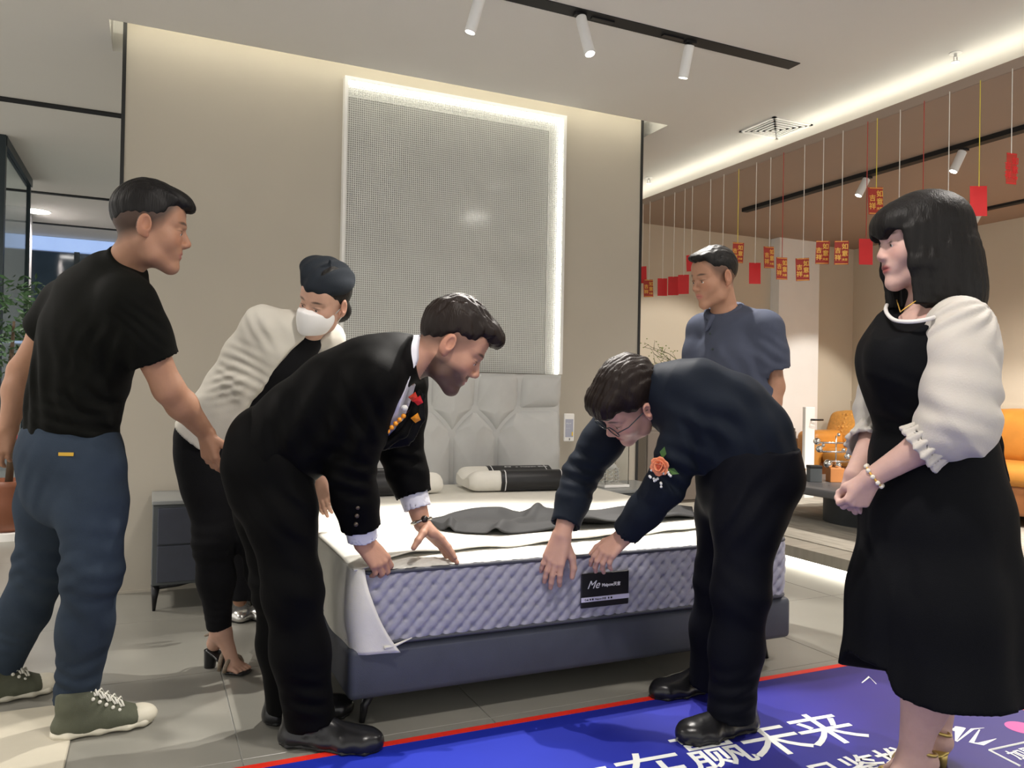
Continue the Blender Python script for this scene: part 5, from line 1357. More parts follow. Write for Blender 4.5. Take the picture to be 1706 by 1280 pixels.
    S.u(Loft([(V3(352, 738, 2.97), .160, .125), (V3(385, 695, 2.965), .145, .112), (V3(430, 640, 2.95), .140, .112), (V3(472, 588, 2.945), .155, .112), (V3(497, 560, 2.94), .110, .085)], .05, ('flat', 'round'), lat), .01)
    pn_, pc_, pf_ = nrm_(A_(img(.80, -.60, 0))), V3(463, 622, 2.9), nrm_(A_(img(.35, -.25, -.9)))
    S.f(lambda d, P: np.maximum(d, np.minimum((P-pc_)@pn_, (P-V3(450, 620, 2.95))@pf_+.0)))
    for s_, e, w in ((sR, eR, wR), (sL, eL, wL)):
        S.u(Cone(lerp(nk, s_, .3), s_, .050, .060), .05)
        q = lerp(e, w, .93 if s_ is sL else .95); S.u(pathloft([s_, lerp(s_, e, .5), e, lerp(e, q, .5), q], [.066, .066, .060, .054, .048], .03, None, ('round', 'flat')), .03)
    # V opening: remove a wedge on the chest side that faces picture right and the camera
    ch = V3(505, 600, 2.80); fw = nrm_(A_(img(.55, -.45, -.70)))
    S.s(Cone(nk, hd.w((0, -.02, -.055)), .056, .056), .01)
    S.f(folds([(V3(395, 620, 2.8), .08, img(.5, 1, 0), .035, .006), (V3(375, 645, 2.82), .06, img(-.2, 1, 0), .03, .006), (V3(440, 545, 2.78), .08, img(1, .4, 0), .05, .004), (V3(430, 660, 2.85), .10, img(.9, -.2, 0), .07, .005)], .0015, 14., 4))
    mesh_np('blazer', [polygonize(S, .0068)], cloth('cream blazer', (.60, .57, .50), .75, .15, .1, .03), o, base)
    J = Field()
    J.u(Loft([(V3(355, 715, 2.98), .145, .11), (V3(368, 755, 3.0), .162, .125), (V3(372, 800, 3.0), .150, .115)], .05, ('round', 'round'), lat), .01)
    J.u(pathloft([hR, lerp(hR, kR, .4), kR, lerp(kR, aR, .4), V3(365, 1046, 2.98)], [.092, .088, .066, .060, .046], .05, None, ('round', 'flat')), .03)
    J.u(pathloft([hL, lerp(hL, kL, .4), kL, lerp(kL, aL, .4), V3(455, 1024, 3.03)], [.092, .088, .066, .060, .046], .05, None, ('round', 'flat')), .03)
    J.f(folds([(kR, .10, (0, 0, 1), .05, .004), (V3(366, 1030, 2.9), .07, (0, 0, 1), .03, .003)], .0015, 12., 8))
    mesh_np('trousers', [polygonize(J, .0072)], cloth('black slim trousers', (.010, .010, .011), .7), o, base)
    # sandals
    st = mat('snake strap', (.22, .17, .12), .45, var=.4, vscale=120); hb_ = M['shoeblack']
    for (hx, hy, tx, ty) in ((350, 1112, 406, 1124), (444, 1082, 500, 1092)):
        heel, toe = FL(hx, hy), FL(tx, ty); f = nrm_((toe-heel)*A_((1, 1, 0))); z = A_((0, 0, 1)); s_ = np.cross(f, z); L = float(np.linalg.norm(toe-heel)); P = lambda a, b, c: heel+f*a*L+s_*b+z*c
        S2 = Field(); S2.u(Loft([(P(.0, 0, .068), .026, .009, s_), (P(.35, 0, .045), .028, .007, s_), (P(.70, 0, .009), .044, .009, s_), (P(1.06, 0, .009), .034, .008, s_)], .02, ('round', 'round')), .01); S2.f(cut(P(0, 0, 0), (0, 0, -1)))
        sd = mesh_np('sandal', [polygonize(S2, .005)], hb_, o, base)
        q = Matrix.Translation(-Vector(base))
        MB().tube([P(.02, 0, .066), P(-.01, 0, 0)], [.026, .021], 14).xf(q).build('heel', hb_, sd, angle=40)
        for a_, h_, w_ in ((.70, .048, .047), (.52, .075, .042)):
            MB().tube([P(a_, w_*math.cos(t), .012+h_*math.sin(t)) for t in np.linspace(0, PI, 9)], .008, 6).xf(q).build('strap', st, sd, smooth=True)
        MB().tube([P(.10+.16*math.cos(t), .036*math.sin(t), .135+.01*math.cos(t)) for t in np.linspace(0, 2*PI, 17)], .005, 6, False).xf(q).build('strap', st, sd, smooth=True)

# ======================= man in a navy shirt with glasses, bending over the label
def man_navy():
    sL, sR = V3(1160, 692, 2.55), V3(1036, 688, 2.86); lat = sR-sL
    hL, hR = V3(1252, 785, 2.50), V3(1218, 772, 2.69); kL, kR = V3(1234, 985, 2.46), V3(1200, 965, 2.74); aL, aR = V3(1220, 1172, 2.50), V3(1180, 1125, 2.80)
    eL, wL = V3(1108, 812, 2.60), V3(1040, 892, 2.71); eR, wR = V3(968, 790, 2.84), V3(936, 892, 2.72)
    nk = V3(1088, 655, 2.68); base = FL(1195, 1200)
    hd = Head(V3(1047, 672, 2.66), img(-.62, -.66, -.16), img(-.46, .62, -.55), 1.12)
    F = Field(); head_field(F, hd)
    F.u(Cone(hd.w((0, -.03, -.05)), nk, .055, .062), .03)
    F.u(Loft([(V3(1250, 755, 2.58), .15, .11), (V3(1215, 695, 2.60), .14, .10), (V3(1150, 665, 2.66), .155, .10), (V3(1105, 660, 2.70), .125, .08)], .04, ('round', 'round'), lat), .03)
    for s_, e, w in ((sR, eR, wR), (sL, eL, wL)): F.u(Cone(nk, s_, .05, .05), .03); limb(F, s_, e, w, (.050, .050, .042, .042, .029), .025)
    legs_skin(F, (hR, hL), (kR, kL), (aR, aL))
    h1 = hand_field(F, wR, img(-.36, -1, -.22), img(-.30, .22, -.92), +1, ((.25, .30, .25), (.15, .25, .2), (.15, .25, .2), (.2, .3, .25)), .11, 1.14, ((.70, .60, -.30), (.85, .38, -.3), (.95, .1, -.25)))
    h2 = hand_field(F, wL, img(-.74, -.68, -.12), img(-.45, .62, -.62), -1, ((.25, .35, .3), (.35, .45, .35), (.45, .5, .4), (.5, .55, .4)), .09, 1.08, ((.80, .55, -.10), (.92, .30, -.15), (1, .0, -.1)))
    o = finish_body(F, 'man with glasses in a navy shirt bending over the label on the mattress', base, hd, [h1, h2], skin_col(hd, (.52, .30, .23), fade=.5))
    eyes(hd, o, base)
    G = hair_short(hd, .030, .012, .018, (((0, .058, .090), (.062, .050, .034)), ((0, .090, .066), (.056, .026, .026)), ((0, -.03, .110), (.058, .06, .03))), ([-.13, -.10, -.06, -.025, -.012, .015, .030, .055, .070, .14], [-.070, -.066, -.045, -.020, .020, .016, .020, .036, .038, .040]), 8, .006)
    mesh_np('hair', [polygonize(G, .004)], M['hairbrown'], o, base)
    # glasses
    g = MB(); tb_ = lambda pts, r=.0018: g.tube([hd.w(p)-base for p in pts], r, 6)
    for sx in (-1, 1):
        g.tube([hd.w((sx*(.031+.024*math.cos(a*PI/9)), .101, -.004+.018*math.sin(a*PI/9)))-base for a in range(19)], .0018, 6, False)
        tb_([(sx*.055, .100, .004), (sx*.074, .070, .006), (sx*.080, .0, .006), (sx*.079, -.02, -.006)])
    tb_([(-.008, .101, 0), (0, .105, .003), (.008, .101, 0)])
    gl = g.build('glasses', M['frame'], o, smooth=True)
    for sx in (-1, 1): MB().sphere(hd.w((sx*.031, .101, -.004))-base, (.001, .001, .001), 6, 4).build('nose_pad', M['acrylic'], gl)
    nav = cloth('navy shirt cotton', (.011, .0145, .022), .62, .12, .15)
    S = Field()
    S.u(Loft([(V3(1250, 775, 2.57), .168, .132), (V3(1234, 735, 2.58), .176, .142), (V3(1205, 700, 2.60), .176, .142), (V3(1162, 674, 2.64), .182, .126), (V3(1125, 664, 2.68), .170, .112), (V3(1100, 658, 2.70), .110, .085)], .05, ('flat', 'round'), lat), .01)
    for s_, e, w in ((sR, eR, wR), (sL, eL, wL)):
        S.u(Cone(lerp(nk, s_, .25), s_, .062, .072), .05)
        q = lerp(e, w, .84 if s_ is sR else .95); S.u(pathloft([s_, lerp(s_, e, .5), e, lerp(e, q, .5), q], [.080, .074, .064, .058, .052], .03, None, ('round', 'flat')), .04)
        hollow(S, e, q, .042, .02)
    S.u(Cone(nk, lerp(nk, hd.w((0, -.03, -.05)), .55), .070, .064), .02)
    S.f(folds([(V3(1190, 680, 2.45), .14, img(.6, .9, 0), .09, .007), (V3(1130, 780, 2.52), .10, img(.5, 1, 0), .05, .006), (V3(1160, 740, 2.48), .10, img(1, .3, 0), .06, .006), (V3(965, 790, 2.8), .09, img(.2, 1, 0), .045, .005), (V3(1270, 720, 2.45), .12, img(1, .5, 0), .07, .006)], .002, 12., 11))
    mesh_np('shirt', [polygonize(S, .0068)], nav, o, base)
    J = Field()
    J.u(Loft([(V3(1246, 748, 2.575), .174, .136), (V3(1248, 790, 2.58), .178, .142), (V3(1240, 830, 2.59), .165, .125)], .05, ('flat', 'round'), lat), .01)
    J.u(pathloft([hL, lerp(hL, kL, .4), kL, lerp(kL, aL, .5), V3(1218, 1192, 2.50)], [.104, .102, .083, .076, .074], .05, None, ('round', 'flat')), .04)
    J.u(pathloft([hR, lerp(hR, kR, .4), kR, lerp(kR, aR, .5), V3(1182, 1140, 2.80)], [.102, .098, .082, .076, .072], .05, None, ('round', 'flat')), .03)
    J.f(folds([(kL, .10, img(.5, 1, 0), .08, .004), (V3(1225, 1165, 2.42), .08, img(-.3, 1, 0), .055, .006), (V3(1220, 830, 2.4), .12, img(.8, -.6, 0), .07, .006), (kR, .10, img(-.4, 1, 0), .07, .004)], .002, 12., 13))
    mesh_np('trousers', [polygonize(J, .0068)], cloth('dark navy trousers', (.0055, .006, .009), .62, .15, .05), o, base)
    dress_shoe(o, base, FL(1252, 1212), FL(1138, 1240), 1.12); dress_shoe(o, base, FL(1212, 1142), FL(1090, 1165), 1.10)
    flower(o, base, V3(1101, 776, 2.52), img(-.5, -.1, -.85), 1.15, M['rosepeach'], M['roseheart'], None)

# ======================= man in a grey short sleeved shirt behind the bed
def man_grey():
    d = 3.72
    sL, sR = V3(1276, 548, d-.12), V3(1172, 550, d+.14); lat = sL-sR
    hL, hR = V3(1250, 770, d-.06), V3(1215, 770, d+.08); 
    kL, kR = V3(1255, 905, d-.05), V3(1218, 905, d+.09); bL, bR = hL.copy(), hR.copy(); bL[2] = bR[2] = 0
    aL, aR = A_((kL[0], kL[1], .09)), A_((kR[0], kR[1], .09))
    eL, wL = V3(1290, 645, d-.10), V3(1272, 722, d-.14); eR, wR = V3(1160, 650, d+.10), V3(1170, 720, d-.05)
    nk = V3(1208, 528, d+.03); base = A_((float(bL[0]+bR[0])/2, float(bL[1]+bR[1])/2, 0))
    hd = Head(V3(1190, 463, d-.02), img(-.90, -.22, -.36), img(-.10, 1, -.1), 1.12)
    F = Field(); head_field(F, hd, jaw=1.08)
    F.u(Cone(hd.w((0, -.026, -.055)), nk, .056, .064), .03)
    F.u(Loft([(V3(1232, 760, d), .15, .11), (V3(1225, 680, d), .14, .11), (V3(1222, 600, d), .16, .11), (V3(1218, 545, d+.01), .13, .08)], .04, ('round', 'round'), lat), .03)
    for s_, e, w in ((sR, eR, wR), (sL, eL, wL)): F.u(Cone(nk, s_, .05, .05), .03); limb(F, s_, e, w, (.052, .052, .044, .046, .030), .025)
    legs_skin(F, (hR, hL), (kR, kL), (aR, aL))
    h1 = hand_field(F, wL, img(-.3, -1, -.1), img(.6, .2, -.7), -1, (.4, .45, .5, .5), .04); h2 = hand_field(F, wR, img(0, -1, -.3), img(-.8, .2, -.5), +1, (.4, .45, .5, .5), .04)
    o = finish_body(F, 'man in a grey short sleeved shirt standing behind the bed', base, hd, [h1, h2], skin_col(hd, (.36, .19, .12), fade=.7), fh=.0045)
    eyes(hd, o, base)
    G = hair_short(hd, .016, .003, .008, (((0, .055, .095), (.054, .046, .024)),), ([-.13, -.10, -.06, -.02, -.005, .015, .030, .055, .066, .12], [-.045, -.04, -.02, .005, .030, .030, .034, .054, .066, .07]), 4, .004)
    mesh_np('hair', [polygonize(G, .005)], M['hair'], o, base)
    S = Field()
    S.u(Loft([(V3(1235, 740, d), .180, .145), (V3(1230, 670, d), .180, .145), (V3(1226, 600, d), .192, .142), (V3(1222, 556, d+.01), .176, .118), (V3(1214, 540, d+.03), .10, .080)], .05, ('flat', 'round'), lat), .01)
    for s_, e in ((sR, eR), (sL, eL)):
        S.u(Cone(lerp(nk, s_, .25), s_, .06, .072), .05)
        q = lerp(s_, e, .70); S.u(pathloft([s_, lerp(s_, e, .4), q], [.080, .082, .084], .03, None, ('round', 'flat')), .03); hollow(S, s_, q, .066, .012)
    S.f(cut(nk+nrm_(hd.w((0, -.026, -.055))-nk)*.044, hd.w((0, -.026, -.055))-nk+A_(img(-.02, .0, -.02))))
    S.f(folds([(V3(1240, 620, d-.15), .15, img(1, .3, 0), .08, .006), (V3(1170, 590, d-.1), .10, img(.9, -.4, 0), .06, .005), (V3(1285, 590, d-.2), .08, img(.5, .8, 0), .05, .005)], .002, 12., 15))
    sh = mesh_np('shirt', [polygonize(S, .0085)], cloth('grey blue cotton', (.062, .070, .100), .7, .2, .1), o, base)
    C_ = Field(); C_.u(Cone(lerp(nk, hd.w((0, -.026, -.055)), .05), lerp(nk, hd.w((0, -.026, -.055)), .60), .086, .072), .01)
    C_ = Field(); cu = nrm_(hd.w((0, -.026, -.055))-nk); cf_ = nrm_(A_(img(-.62, 0, -.78))); cr_ = nrm_(np.cross(cu, cf_)); cf_ = np.cross(cr_, cu)
    for a_ in range(16):
        t0, t1 = .42+a_*(2*PI-.84)/16, .42+(a_+1)*(2*PI-.84)/16
        pp = lambda t: nk+(cf_*math.cos(t)*.080+cr_*math.sin(t)*.078)+cu*(.034-.022*max(0, math.cos(t)))
        C_.u(Cone(pp(t0), pp(t1), .017, .017), .01)
    for sg_ in (-1, 1): C_.u(Cone(pp(.42) if sg_ > 0 else pp(2*PI-.42), nk+cf_*.122+cr_*sg_*.048-cu*.030, .017, .009), .012)
    mesh_np('collar', [polygonize(C_, .006)], sh.data.materials[0], sh, base)
    b = MB()
    for k in range(5): b.sphere(V3(1183+4*k, 556+26*k, d-.175)-base, (.006, .006, .006), 8, 5)
    tag(b.build('button', M['frame'], sh, smooth=True), kind='stuff')
    J = Field()
    J.u(Loft([(V3(1234, 735, d), .168, .13), (V3(1234, 790, d), .172, .14)], .05, ('round', 'round'), lat), .01)
    for h_, k_, a_ in ((hL, kL, aL), (hR, kR, aR)): J.u(pathloft([h_, lerp(h_, k_, .4), k_, lerp(k_, a_, .5), a_+A_((0, 0, -.04))], [.100, .098, .082, .076, .070], .05, None, ('round', 'flat')), .03)
    mesh_np('trousers', [polygonize(J, .010)], cloth('black trousers', (.010, .010, .012), .7), o, base)
    fd = nrm_(A_(img(-.8, 0, -.52))*A_((1, 1, 0)))
    for a_ in (aL, aR): dress_shoe(o, base, A_((a_[0], a_[1], 0))-fd*.06, A_((a_[0], a_[1], 0))+fd*.20, 1.0, lace=False)

# ======================= woman in a black dress with white puff sleeves
def woman_dress():
    d = 2.20
    sL, sR = V3(1598, 540, d-.13), V3(1512, 545, d+.18); lat = sL-sR
    eL, wL = V3(1600, 706, d-.20), V3(1452, 796, d-.10); eR, wR = V3(1478, 692, d+.24), V3(1424, 790, d+.04)
    nk = V3(1548, 512, d+.02); base = FL(1540, 1310)
    fwd = img(-1, 0, -.28)
    hd = Head(V3(1530, 405, d), img(-1, -.07, .03), img(-.03, 1, 0), 1.06)
    F = Field(); head_field(F, hd, 1.0, .96)
    F.u(Cone(hd.w((0, -.024, -.055)), nk, .046, .054), .03)
    F.u(Loft([(V3(1565, 800, d), .15, .115), (V3(1552, 700, d), .115, .09), (V3(1545, 610, d), .13, .10), (V3(1548, 550, d+.02), .12, .078)], .04, ('round', 'round'), lat), .03)
    F.u(Ell(V3(1520, 560, d-.02), (.10, .055, .06), frame(A_(fwd), A_((0, 0, 1)))), .04)
    for s_, e, w in ((sR, eR, wR), (sL, eL, wL)): F.u(Cone(nk, s_, .042, .044), .03); limb(F, s_, e, w, (.046, .046, .040, .043, .026), .025)
    # legs: near one in view below the hem
    hL, hR = V3(1585, 850, d-.08), V3(1550, 850, d+.10); aL, aR = V3(1520, 1268, d-.03), V3(1560, 1235, d+.16); kL, kR = V3(1556, 1075, d-.06), V3(1565, 1060, d+.12)
    limb(F, hL, kL, aL, (.085, .075, .055, .060, .036)); limb(F, hR, kR, aR, (.085, .075, .055, .058, .036))
    F.u(Ell(lerp(kL, aL, .33)+A_(img(.3, 0, 0))*.03, (.050, .050, .10)), .05)
    for a_, (hx, hy), (tx, ty) in ((aL, (1545, 1318), (1450, 1330)), (aR, (1570, 1282), (1480, 1290))):
        heel, toe = FL(hx, hy), FL(tx, ty); F.u(Cone(a_, heel+A_((0, 0, .08)), .034, .030), .02); F.u(Cone(a_, lerp(heel, toe, .75)+A_((0, 0, .02)), .030, .022), .03); F.u(Cone(lerp(heel, toe, .7)+A_((0, 0, .02)), lerp(heel, toe, 1.0)+A_((0, 0, .014)), .030, .016), .02)
    h1 = hand_field(F, wL, img(-.42, -.88, .22), img(.20, .05, -1), -1, ((.8, 1.1, .7), (.85, 1.1, .7), (.9, 1.1, .7), (.95, 1.1, .7)), .02, .98, ((.80, .25, -.5), (.75, -.25, -.6), (.6, -.5, -.6)))
    h2 = hand_field(F, wR, img(-.25, -.95, -.05), img(-.75, .15, -.45), +1, ((1.0, 1.2, .8), (1.0, 1.2, .8), (1.0, 1.2, .8), (1.0, 1.2, .8)), .02, .98, ((.8, .15, -.5), (.7, -.25, -.6), (.6, -.4, -.7)))
    o = finish_body(F, 'woman in a black dress with white puff sleeves and long black hair', base, hd, [h1, h2], skin_col(hd, (.56, .36, .31), lips=(.30, .055, .055), blush=.3), h=.0075)
    eyes(hd, o, base)
    # hair: cap, fringe and curtain down to the shoulders
    G = Field()
    G.u(hd.E((0, -.016, .046), (.088, .112, .088)), .01)
    G.u(Loft([(hd.w((0, -.030, .04)), .088*1.06, .108*1.06), (hd.w((0, -.045, -.05)), .094*1.06, .096*1.06), (hd.w((0, -.055, -.13)), .100*1.06, .090*1.06), (hd.w((0, -.060, -.205)), .094*1.06, .080*1.06)], .05, ('round', 'flat'), hd.R[0]), .03)
    for sx in (-1, 1): G.u(Loft([(hd.w((sx*.072, .030, .03)), .02, .045), (hd.w((sx*.080, .020, -.06)), .018, .046), (hd.w((sx*.078, .026, -.165)), .014, .036)], .03, ('round', 'flat'), hd.R[0]), .02)
    G.u(hd.E((0, .052, .055), (.074, .062, .052)), .02); G.u(hd.E((0, .088, .040), (.058, .024, .036)), .02)
    def hf(dd, P):
        L = hd.l(P); x, y, z = L.T
        st = np.sin(x*230+y*160+3*np.sin(z*14))*.5+np.sin(y*290-x*120+2*np.sin(z*20))*.5
        dd = dd-(.0017*st+.0010*noise3(L, 50., 3))*np.clip((.09-z)/.06, .25, 1)
        face = np.maximum(np.maximum(np.abs(x)-.066, z-(.022+.01*np.sin(x*90))), .022-y)      # open in front of the face
        dd = np.maximum(dd, -face*.9)
        end = -.215+.016*np.sin(x*70+y*50)+.010*np.sin(y*160)+.35*np.clip(y-.0, 0, .1)
        return np.maximum(dd, (end-z)*.8)
    G.f(hf); mesh_np('hair', [polygonize(G, .0042)], M['hair'], o, base)
    blk = cloth('black dress fabric', (.0060, .0064, .0076), .6, .15, .08)
    # bodice
    B_ = Field()
    B_.u(Loft([(V3(1552, 735, d), .150, .135), (V3(1548, 690, d), .140, .128), (V3(1540, 640, d), .148, .136), (V3(1534, 590, d+.01), .152, .138), (V3(1546, 540, d+.02), .145, .105), (V3(1556, 505, d+.02), .12, .07)], .06, ('flat', 'round'), lat), .01)
    for q in (V3(1494, 604, d-.09), V3(1490, 604, d+.08)): B_.u(Ell(q, (.070, .070, .082), frame(A_(fwd), A_((0, 0, 1)))), .10)
    B_.f(cut(V3(1490, 531, d), img(-.42, 1, -.25)))
    B_.f(folds([(V3(1500, 690, d-.12), .10, img(.5, 1, 0), .05, .004)], .0012, 12., 3))
    mesh_np('bodice', [polygonize(B_, .0062)], blk, o, base)
    # white neckline binding
    nb_ = MB(); pts = [V3(1590, 512, d-.10), V3(1556, 529, d-.155), V3(1520, 536, d-.160), V3(1492, 534, d-.11), V3(1479, 524, d-.03), V3(1476, 512, d+.06), V3(1486, 498, d+.14)]
    cr_ = np.array(pts); tt = np.linspace(0, 6, 31); from_ = lambda t: (lambda i, u: .5*((2*cr_[i])+(-cr_[max(i-1, 0)]+cr_[min(i+1, 6)])*u+(2*cr_[max(i-1, 0)]-5*cr_[i]+4*cr_[min(i+1, 6)]-cr_[min(i+2, 6)])*u*u+(-cr_[max(i-1, 0)]+3*cr_[i]-3*cr_[min(i+1, 6)]+cr_[min(i+2, 6)])*u**3))(min(int(t), 5), t-min(int(t), 5))
    nb_.tube([from_(t)-base for t in tt], .0055, 8).build('neckline', cloth('white binding', (.7, .68, .66), .7), o, smooth=True)
    # skirt
    K = Field(); sa = V3(1556, 725, d)
    K.u(Loft([(V3(1552, 715, d), .145, .132), (V3(1554, 760, d), .158, .150), (V3(1556, 850, d), .186, .178), (V3(1556, 1000, d), .220, .208), (V3(1556, 1150, d), .252, .240)], .06, ('round', 'flat'), lat), .01)
    c0 = A_((float(sa[0]), float(sa[1]), 0)); R0 = frame(A_(fwd)*A_((1, 1, 0)), A_((0, 0, 1))); ztop, zbot = float(sa[2]), float(V3(1560, 1122, d)[2])
    def skf(dd, P):
        q = (P-c0)@R0.T; phi = np.arctan2(q[:, 0], q[:, 1]); t = np.clip((ztop-.10-P[:, 2])/(ztop-zbot), 0, 1)
        fo = .020*t*(np.sin(5*phi+.7)+.5*np.sin(9*phi+2+t))+.024*t/(1+np.exp((np.cos(phi-.1)-.90)*90))
        z_h = zbot-.012+.062/(1+np.exp(-(np.cos(phi-.1)-.90)*60))                                       # hem rises toward the front
        return np.maximum(dd-fo*.8, (z_h-P[:, 2])*.9)
    K.f(skf); mesh_np('skirt', [polygonize(K, .0075)], blk, o, base)
    bw = Field()
    for a, b, ra, rb in (((1652, 735), (1672, 800), .022, .016), ((1640, 720), (1655, 742), .026, .022), ((1648, 728), (1640, 690), .022, .012)): bw.u(Cone(V3(*a, d+.03), V3(*b, d+.03), ra, rb), .02)
    mesh_np('bow', [polygonize(bw, .006)], blk, o, base)
    # sleeves
    wht = mat('white organza', (.52, .485, .44), .6, var=.03, vscale=14, bump=.2, bscale=200, sheen=.2, sss=.05)
    for s_, e, w, t in ((sL, eL, wL, .24), (sR, eR, wR, .30)):
        S = Field(); cf = lerp(e, w, t)
        S.u(Ell(lerp(s_, e, .06), (.078, .072, .072)), .01)
        S.u(pathloft([lerp(s_, e, .0), lerp(s_, e, .30), lerp(s_, e, .62), lerp(s_, e, .93)], [.068, .082, .080, .078], .05, None, ('round', 'round')), .04)
        S.u(pathloft([lerp(s_, e, .80), lerp(e, w, .03), lerp(e, w, t*.70)], [.080, .084, .060], .05, None, ('round', 'round')), .04)
        u_ = nrm_(w-e); R2 = frame(u_, A_((0, 0, 1)))
        def pl(dd, P, e=e, s_=s_, R2=R2, cf=cf):
            ax = nrm_(e-s_); q = P-s_; a_ = np.stack([q@R2[0], q@R2[2]], 1); ph = np.arctan2(a_[:, 1], a_[:, 0]); t2 = (q@ax)/np.linalg.norm(e-s_)
            return dd-.0045*np.sin(11*ph+3*np.sin(t2*4))*(np.exp(-(t2/.28)**2)+np.exp(-((t2-1.02)/.22)**2))
        S.f(pl); S.f(folds([(lerp(s_, e, .55), .12, img(.7, .7, 0), .10, .006), (lerp(s_, e, .9), .10, img(.4, 1, 0), .06, .006)], .002, 12., 6))
        sl = mesh_np('sleeve', [polygonize(S, .0062)], wht, o, base)
        Cf = Field(); Cf.u(pathloft([lerp(e, w, t*.9), lerp(e, w, t*1.25), lerp(e, w, t*1.95)], [.052, .056, .070], .02), .01)
        def ruf(dd, P, e=e, R2=R2):
            q = P-e; ph = np.arctan2(q@R2[2], q@R2[0]); return dd-.0042*np.sin(15*ph)
        Cf.f(ruf); hollow(Cf, e, lerp(e, w, t*1.95), .056, .02); mesh_np('ruffle', [polygonize(Cf, .0045)], wht, sl, base)
    # bracelet, necklace
    ax = nrm_(wL-eL); c = lerp(eL, wL, .97); t_ = Vector(ax).orthogonal().normalized(); q_ = Vector(ax).cross(t_); pw = mat('pearl', (.75, .70, .60), .25, var=.05)
    br = MB().tube([Vector(c-base)+(t_*math.cos(a*PI/8)+q_*math.sin(a*PI/8))*.031 for a in range(17)], .003, 6, False).build('bracelet', M['gold'], o, smooth=True)
    b = MB()
    for a in range(10): b.sphere(Vector(c-base)+(t_*math.cos(a*PI/5)+q_*math.sin(a*PI/5))*.033, .0065, 8, 6)
    tag(b.build('pearl', pw, br, smooth=True), kind='stuff')
    MB().tube([V3(1535, 495, d-.08)-base, V3(1505, 516, d-.10)-base, V3(1500, 520, d-.08)-base, V3(1494, 500, d+.04)-base], .0015, 6).build('necklace', M['gold'], o, smooth=True)
    gs = mat('gold sandal', (.55, .40, .12), .35, metal=.6, var=.1)
    for (hx, hy), (tx, ty) in (((1545, 1318), (1450, 1330)), ((1570, 1282), (1480, 1290))):
        heel, toe = FL(hx, hy), FL(tx, ty); f = nrm_(toe-heel); z = A_((0, 0, 1)); s_ = np.cross(f, z); L = float(np.linalg.norm(toe-heel)); P = lambda a, b, c: heel+f*a*L+s_*b+z*c
        S2 = Field(); S2.u(Loft([(P(.0, 0, .055), .026, .009, s_), (P(.35, 0, .04), .028, .007, s_), (P(.70, 0, .009), .042, .009, s_), (P(1.06, 0, .009), .032, .008, s_)], .02, ('round', 'round')), .01); S2.f(cut(P(0, 0, 0), (0, 0, -1)))
        sd = mesh_np('sandal', [polygonize(S2, .006)], gs, o, base); q = Matrix.Translation(-Vector(base))
        MB().tube([P(.02, 0, .055), P(-.01, 0, 0)], [.018, .009], 12).xf(q).build('heel', gs, sd, smooth=True)
        MB().tube([P(.12+.2*math.cos(t), .038*math.sin(t), .115+.01*math.cos(t)) for t in np.linspace(0, 2*PI, 17)], .005, 6, False).xf(q).build('strap', gs, sd, smooth=True)
        MB().tube([P(.72, .045*math.cos(t), .010+.040*math.sin(t)) for t in np.linspace(0, PI, 9)], .007, 6).xf(q).build('strap', gs, sd, smooth=True)

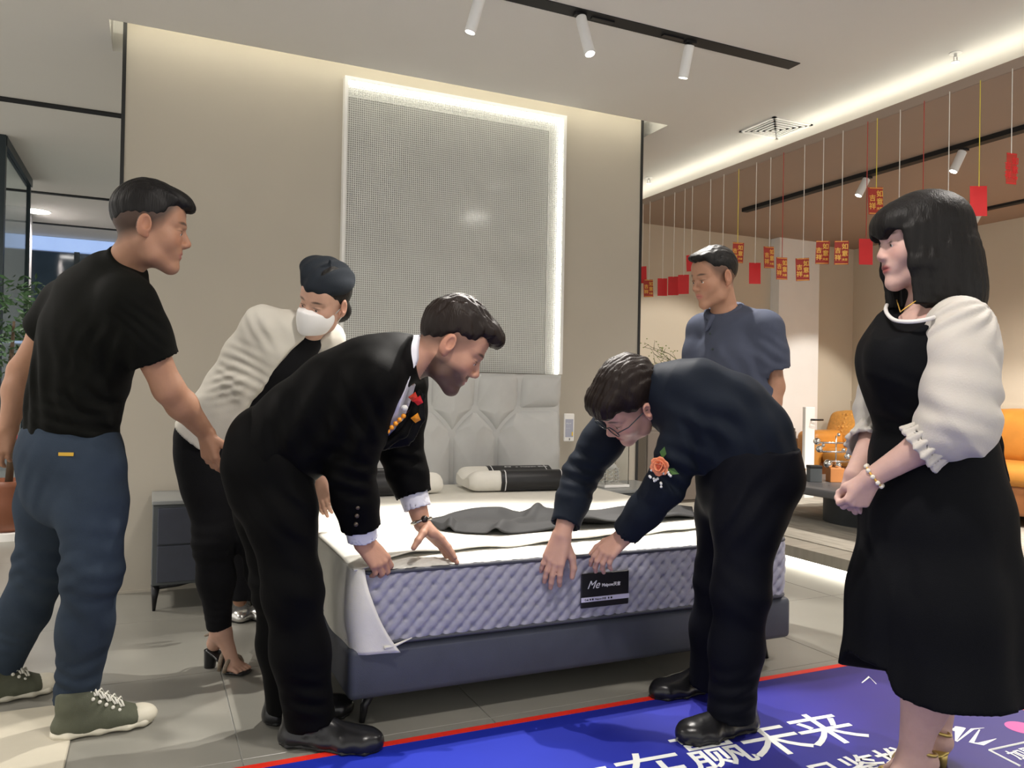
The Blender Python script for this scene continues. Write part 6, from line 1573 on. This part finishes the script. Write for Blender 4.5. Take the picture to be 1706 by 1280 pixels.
# ======================= person in silver shoes, nearly hidden behind the masked woman
def person_silver():
    d = 3.56
    hL, hR = V3(396, 800, d), V3(432, 800, d+.06); aL, aR = V3(400, 1000, d+.02), V3(432, 1000, d+.04); kL, kR = V3(398, 905, d-.03), V3(432, 905, d)
    nk = V3(428, 655, d-.05); sL, sR = V3(400, 670, d-.16), V3(440, 670, d+.16); lat = sR-sL; base = FL(415, 1030)
    hd = Head(V3(450, 615, d-.05), img(.8, -.5, 0), img(.4, .9, 0), .95)
    F = Field(); head_field(F, hd); F.u(Cone(hd.w((0, -.02, -.055)), nk, .048, .055), .03)
    F.u(Loft([(V3(414, 790, d), .14, .10), (V3(416, 730, d), .13, .09), (V3(425, 680, d-.02), .14, .09)], .04, ('round', 'round'), lat), .03)
    eL, wL = V3(400, 745, d-.14), V3(425, 790, d-.22); eR, wR = V3(450, 745, d+.14), V3(470, 790, d+.05)
    for s_, e, w in ((sL, eL, wL), (sR, eR, wR)): F.u(Cone(nk, s_, .042, .044), .03); limb(F, s_, e, w, (.044, .042, .036, .036, .024), .02)
    legs_skin(F, (hL, hR), (kL, kR), (aL, aR))
    h1 = hand_field(F, wL, img(.5, -.7, 0), img(0, .5, -.8), 1); h2 = hand_field(F, wR, img(.5, -.7, 0), img(0, .5, -.8), -1)
    o = finish_body(F, 'person in black trousers and silver lace up shoes, mostly hidden behind the suited man', base, hd, [h1, h2], skin_col(hd, SK), h=.010, hh=.005, fh=.006)
    G = hair_short(hd); mesh_np('hair', [polygonize(G, .006)], M['hair'], o, base)
    S = Field(); S.u(Loft([(V3(414, 800, d), .155, .12), (V3(416, 740, d), .15, .11), (V3(424, 690, d-.02), .155, .105), (V3(427, 665, d-.04), .09, .07)], .05, ('flat', 'round'), lat), .01)
    for s_, e, w in ((sL, eL, wL), (sR, eR, wR)): S.u(pathloft([s_, e, lerp(e, w, .9)], [.062, .054, .045], .03, None, ('round', 'flat')), .03)
    mesh_np('black_top', [polygonize(S, .010)], cloth('black knit top', (.012, .012, .013), .8), o, base)
    J = Field(); J.u(Loft([(V3(414, 780, d), .155, .115), (V3(414, 820, d), .155, .12)], .05, ('round', 'round'), lat), .01)
    for h_, k_, a_ in ((hL, kL, aL), (hR, kR, aR)): J.u(pathloft([h_, k_, a_+A_((0, 0, .012))], [.088, .064, .048], .04, None, ('round', 'flat')), .03)
    mesh_np('trousers', [polygonize(J, .009)], cloth('black leggings', (.012, .012, .014), .6), o, base)
    sv = mat('silver leather', (.55, .54, .51), .22, metal=.85, var=.12, vscale=30, bump=.15, bscale=60)
    for (hx, hy), (tx, ty) in (((406, 1008), (401, 1039)), ((436, 1006), (432, 1036))): dress_shoe(o, base, FL(hx, hy), FL(tx, ty), .95, sv)

for fn in (man_polo, man_suit, woman_mask, man_navy, man_grey, woman_dress, person_silver): fn()
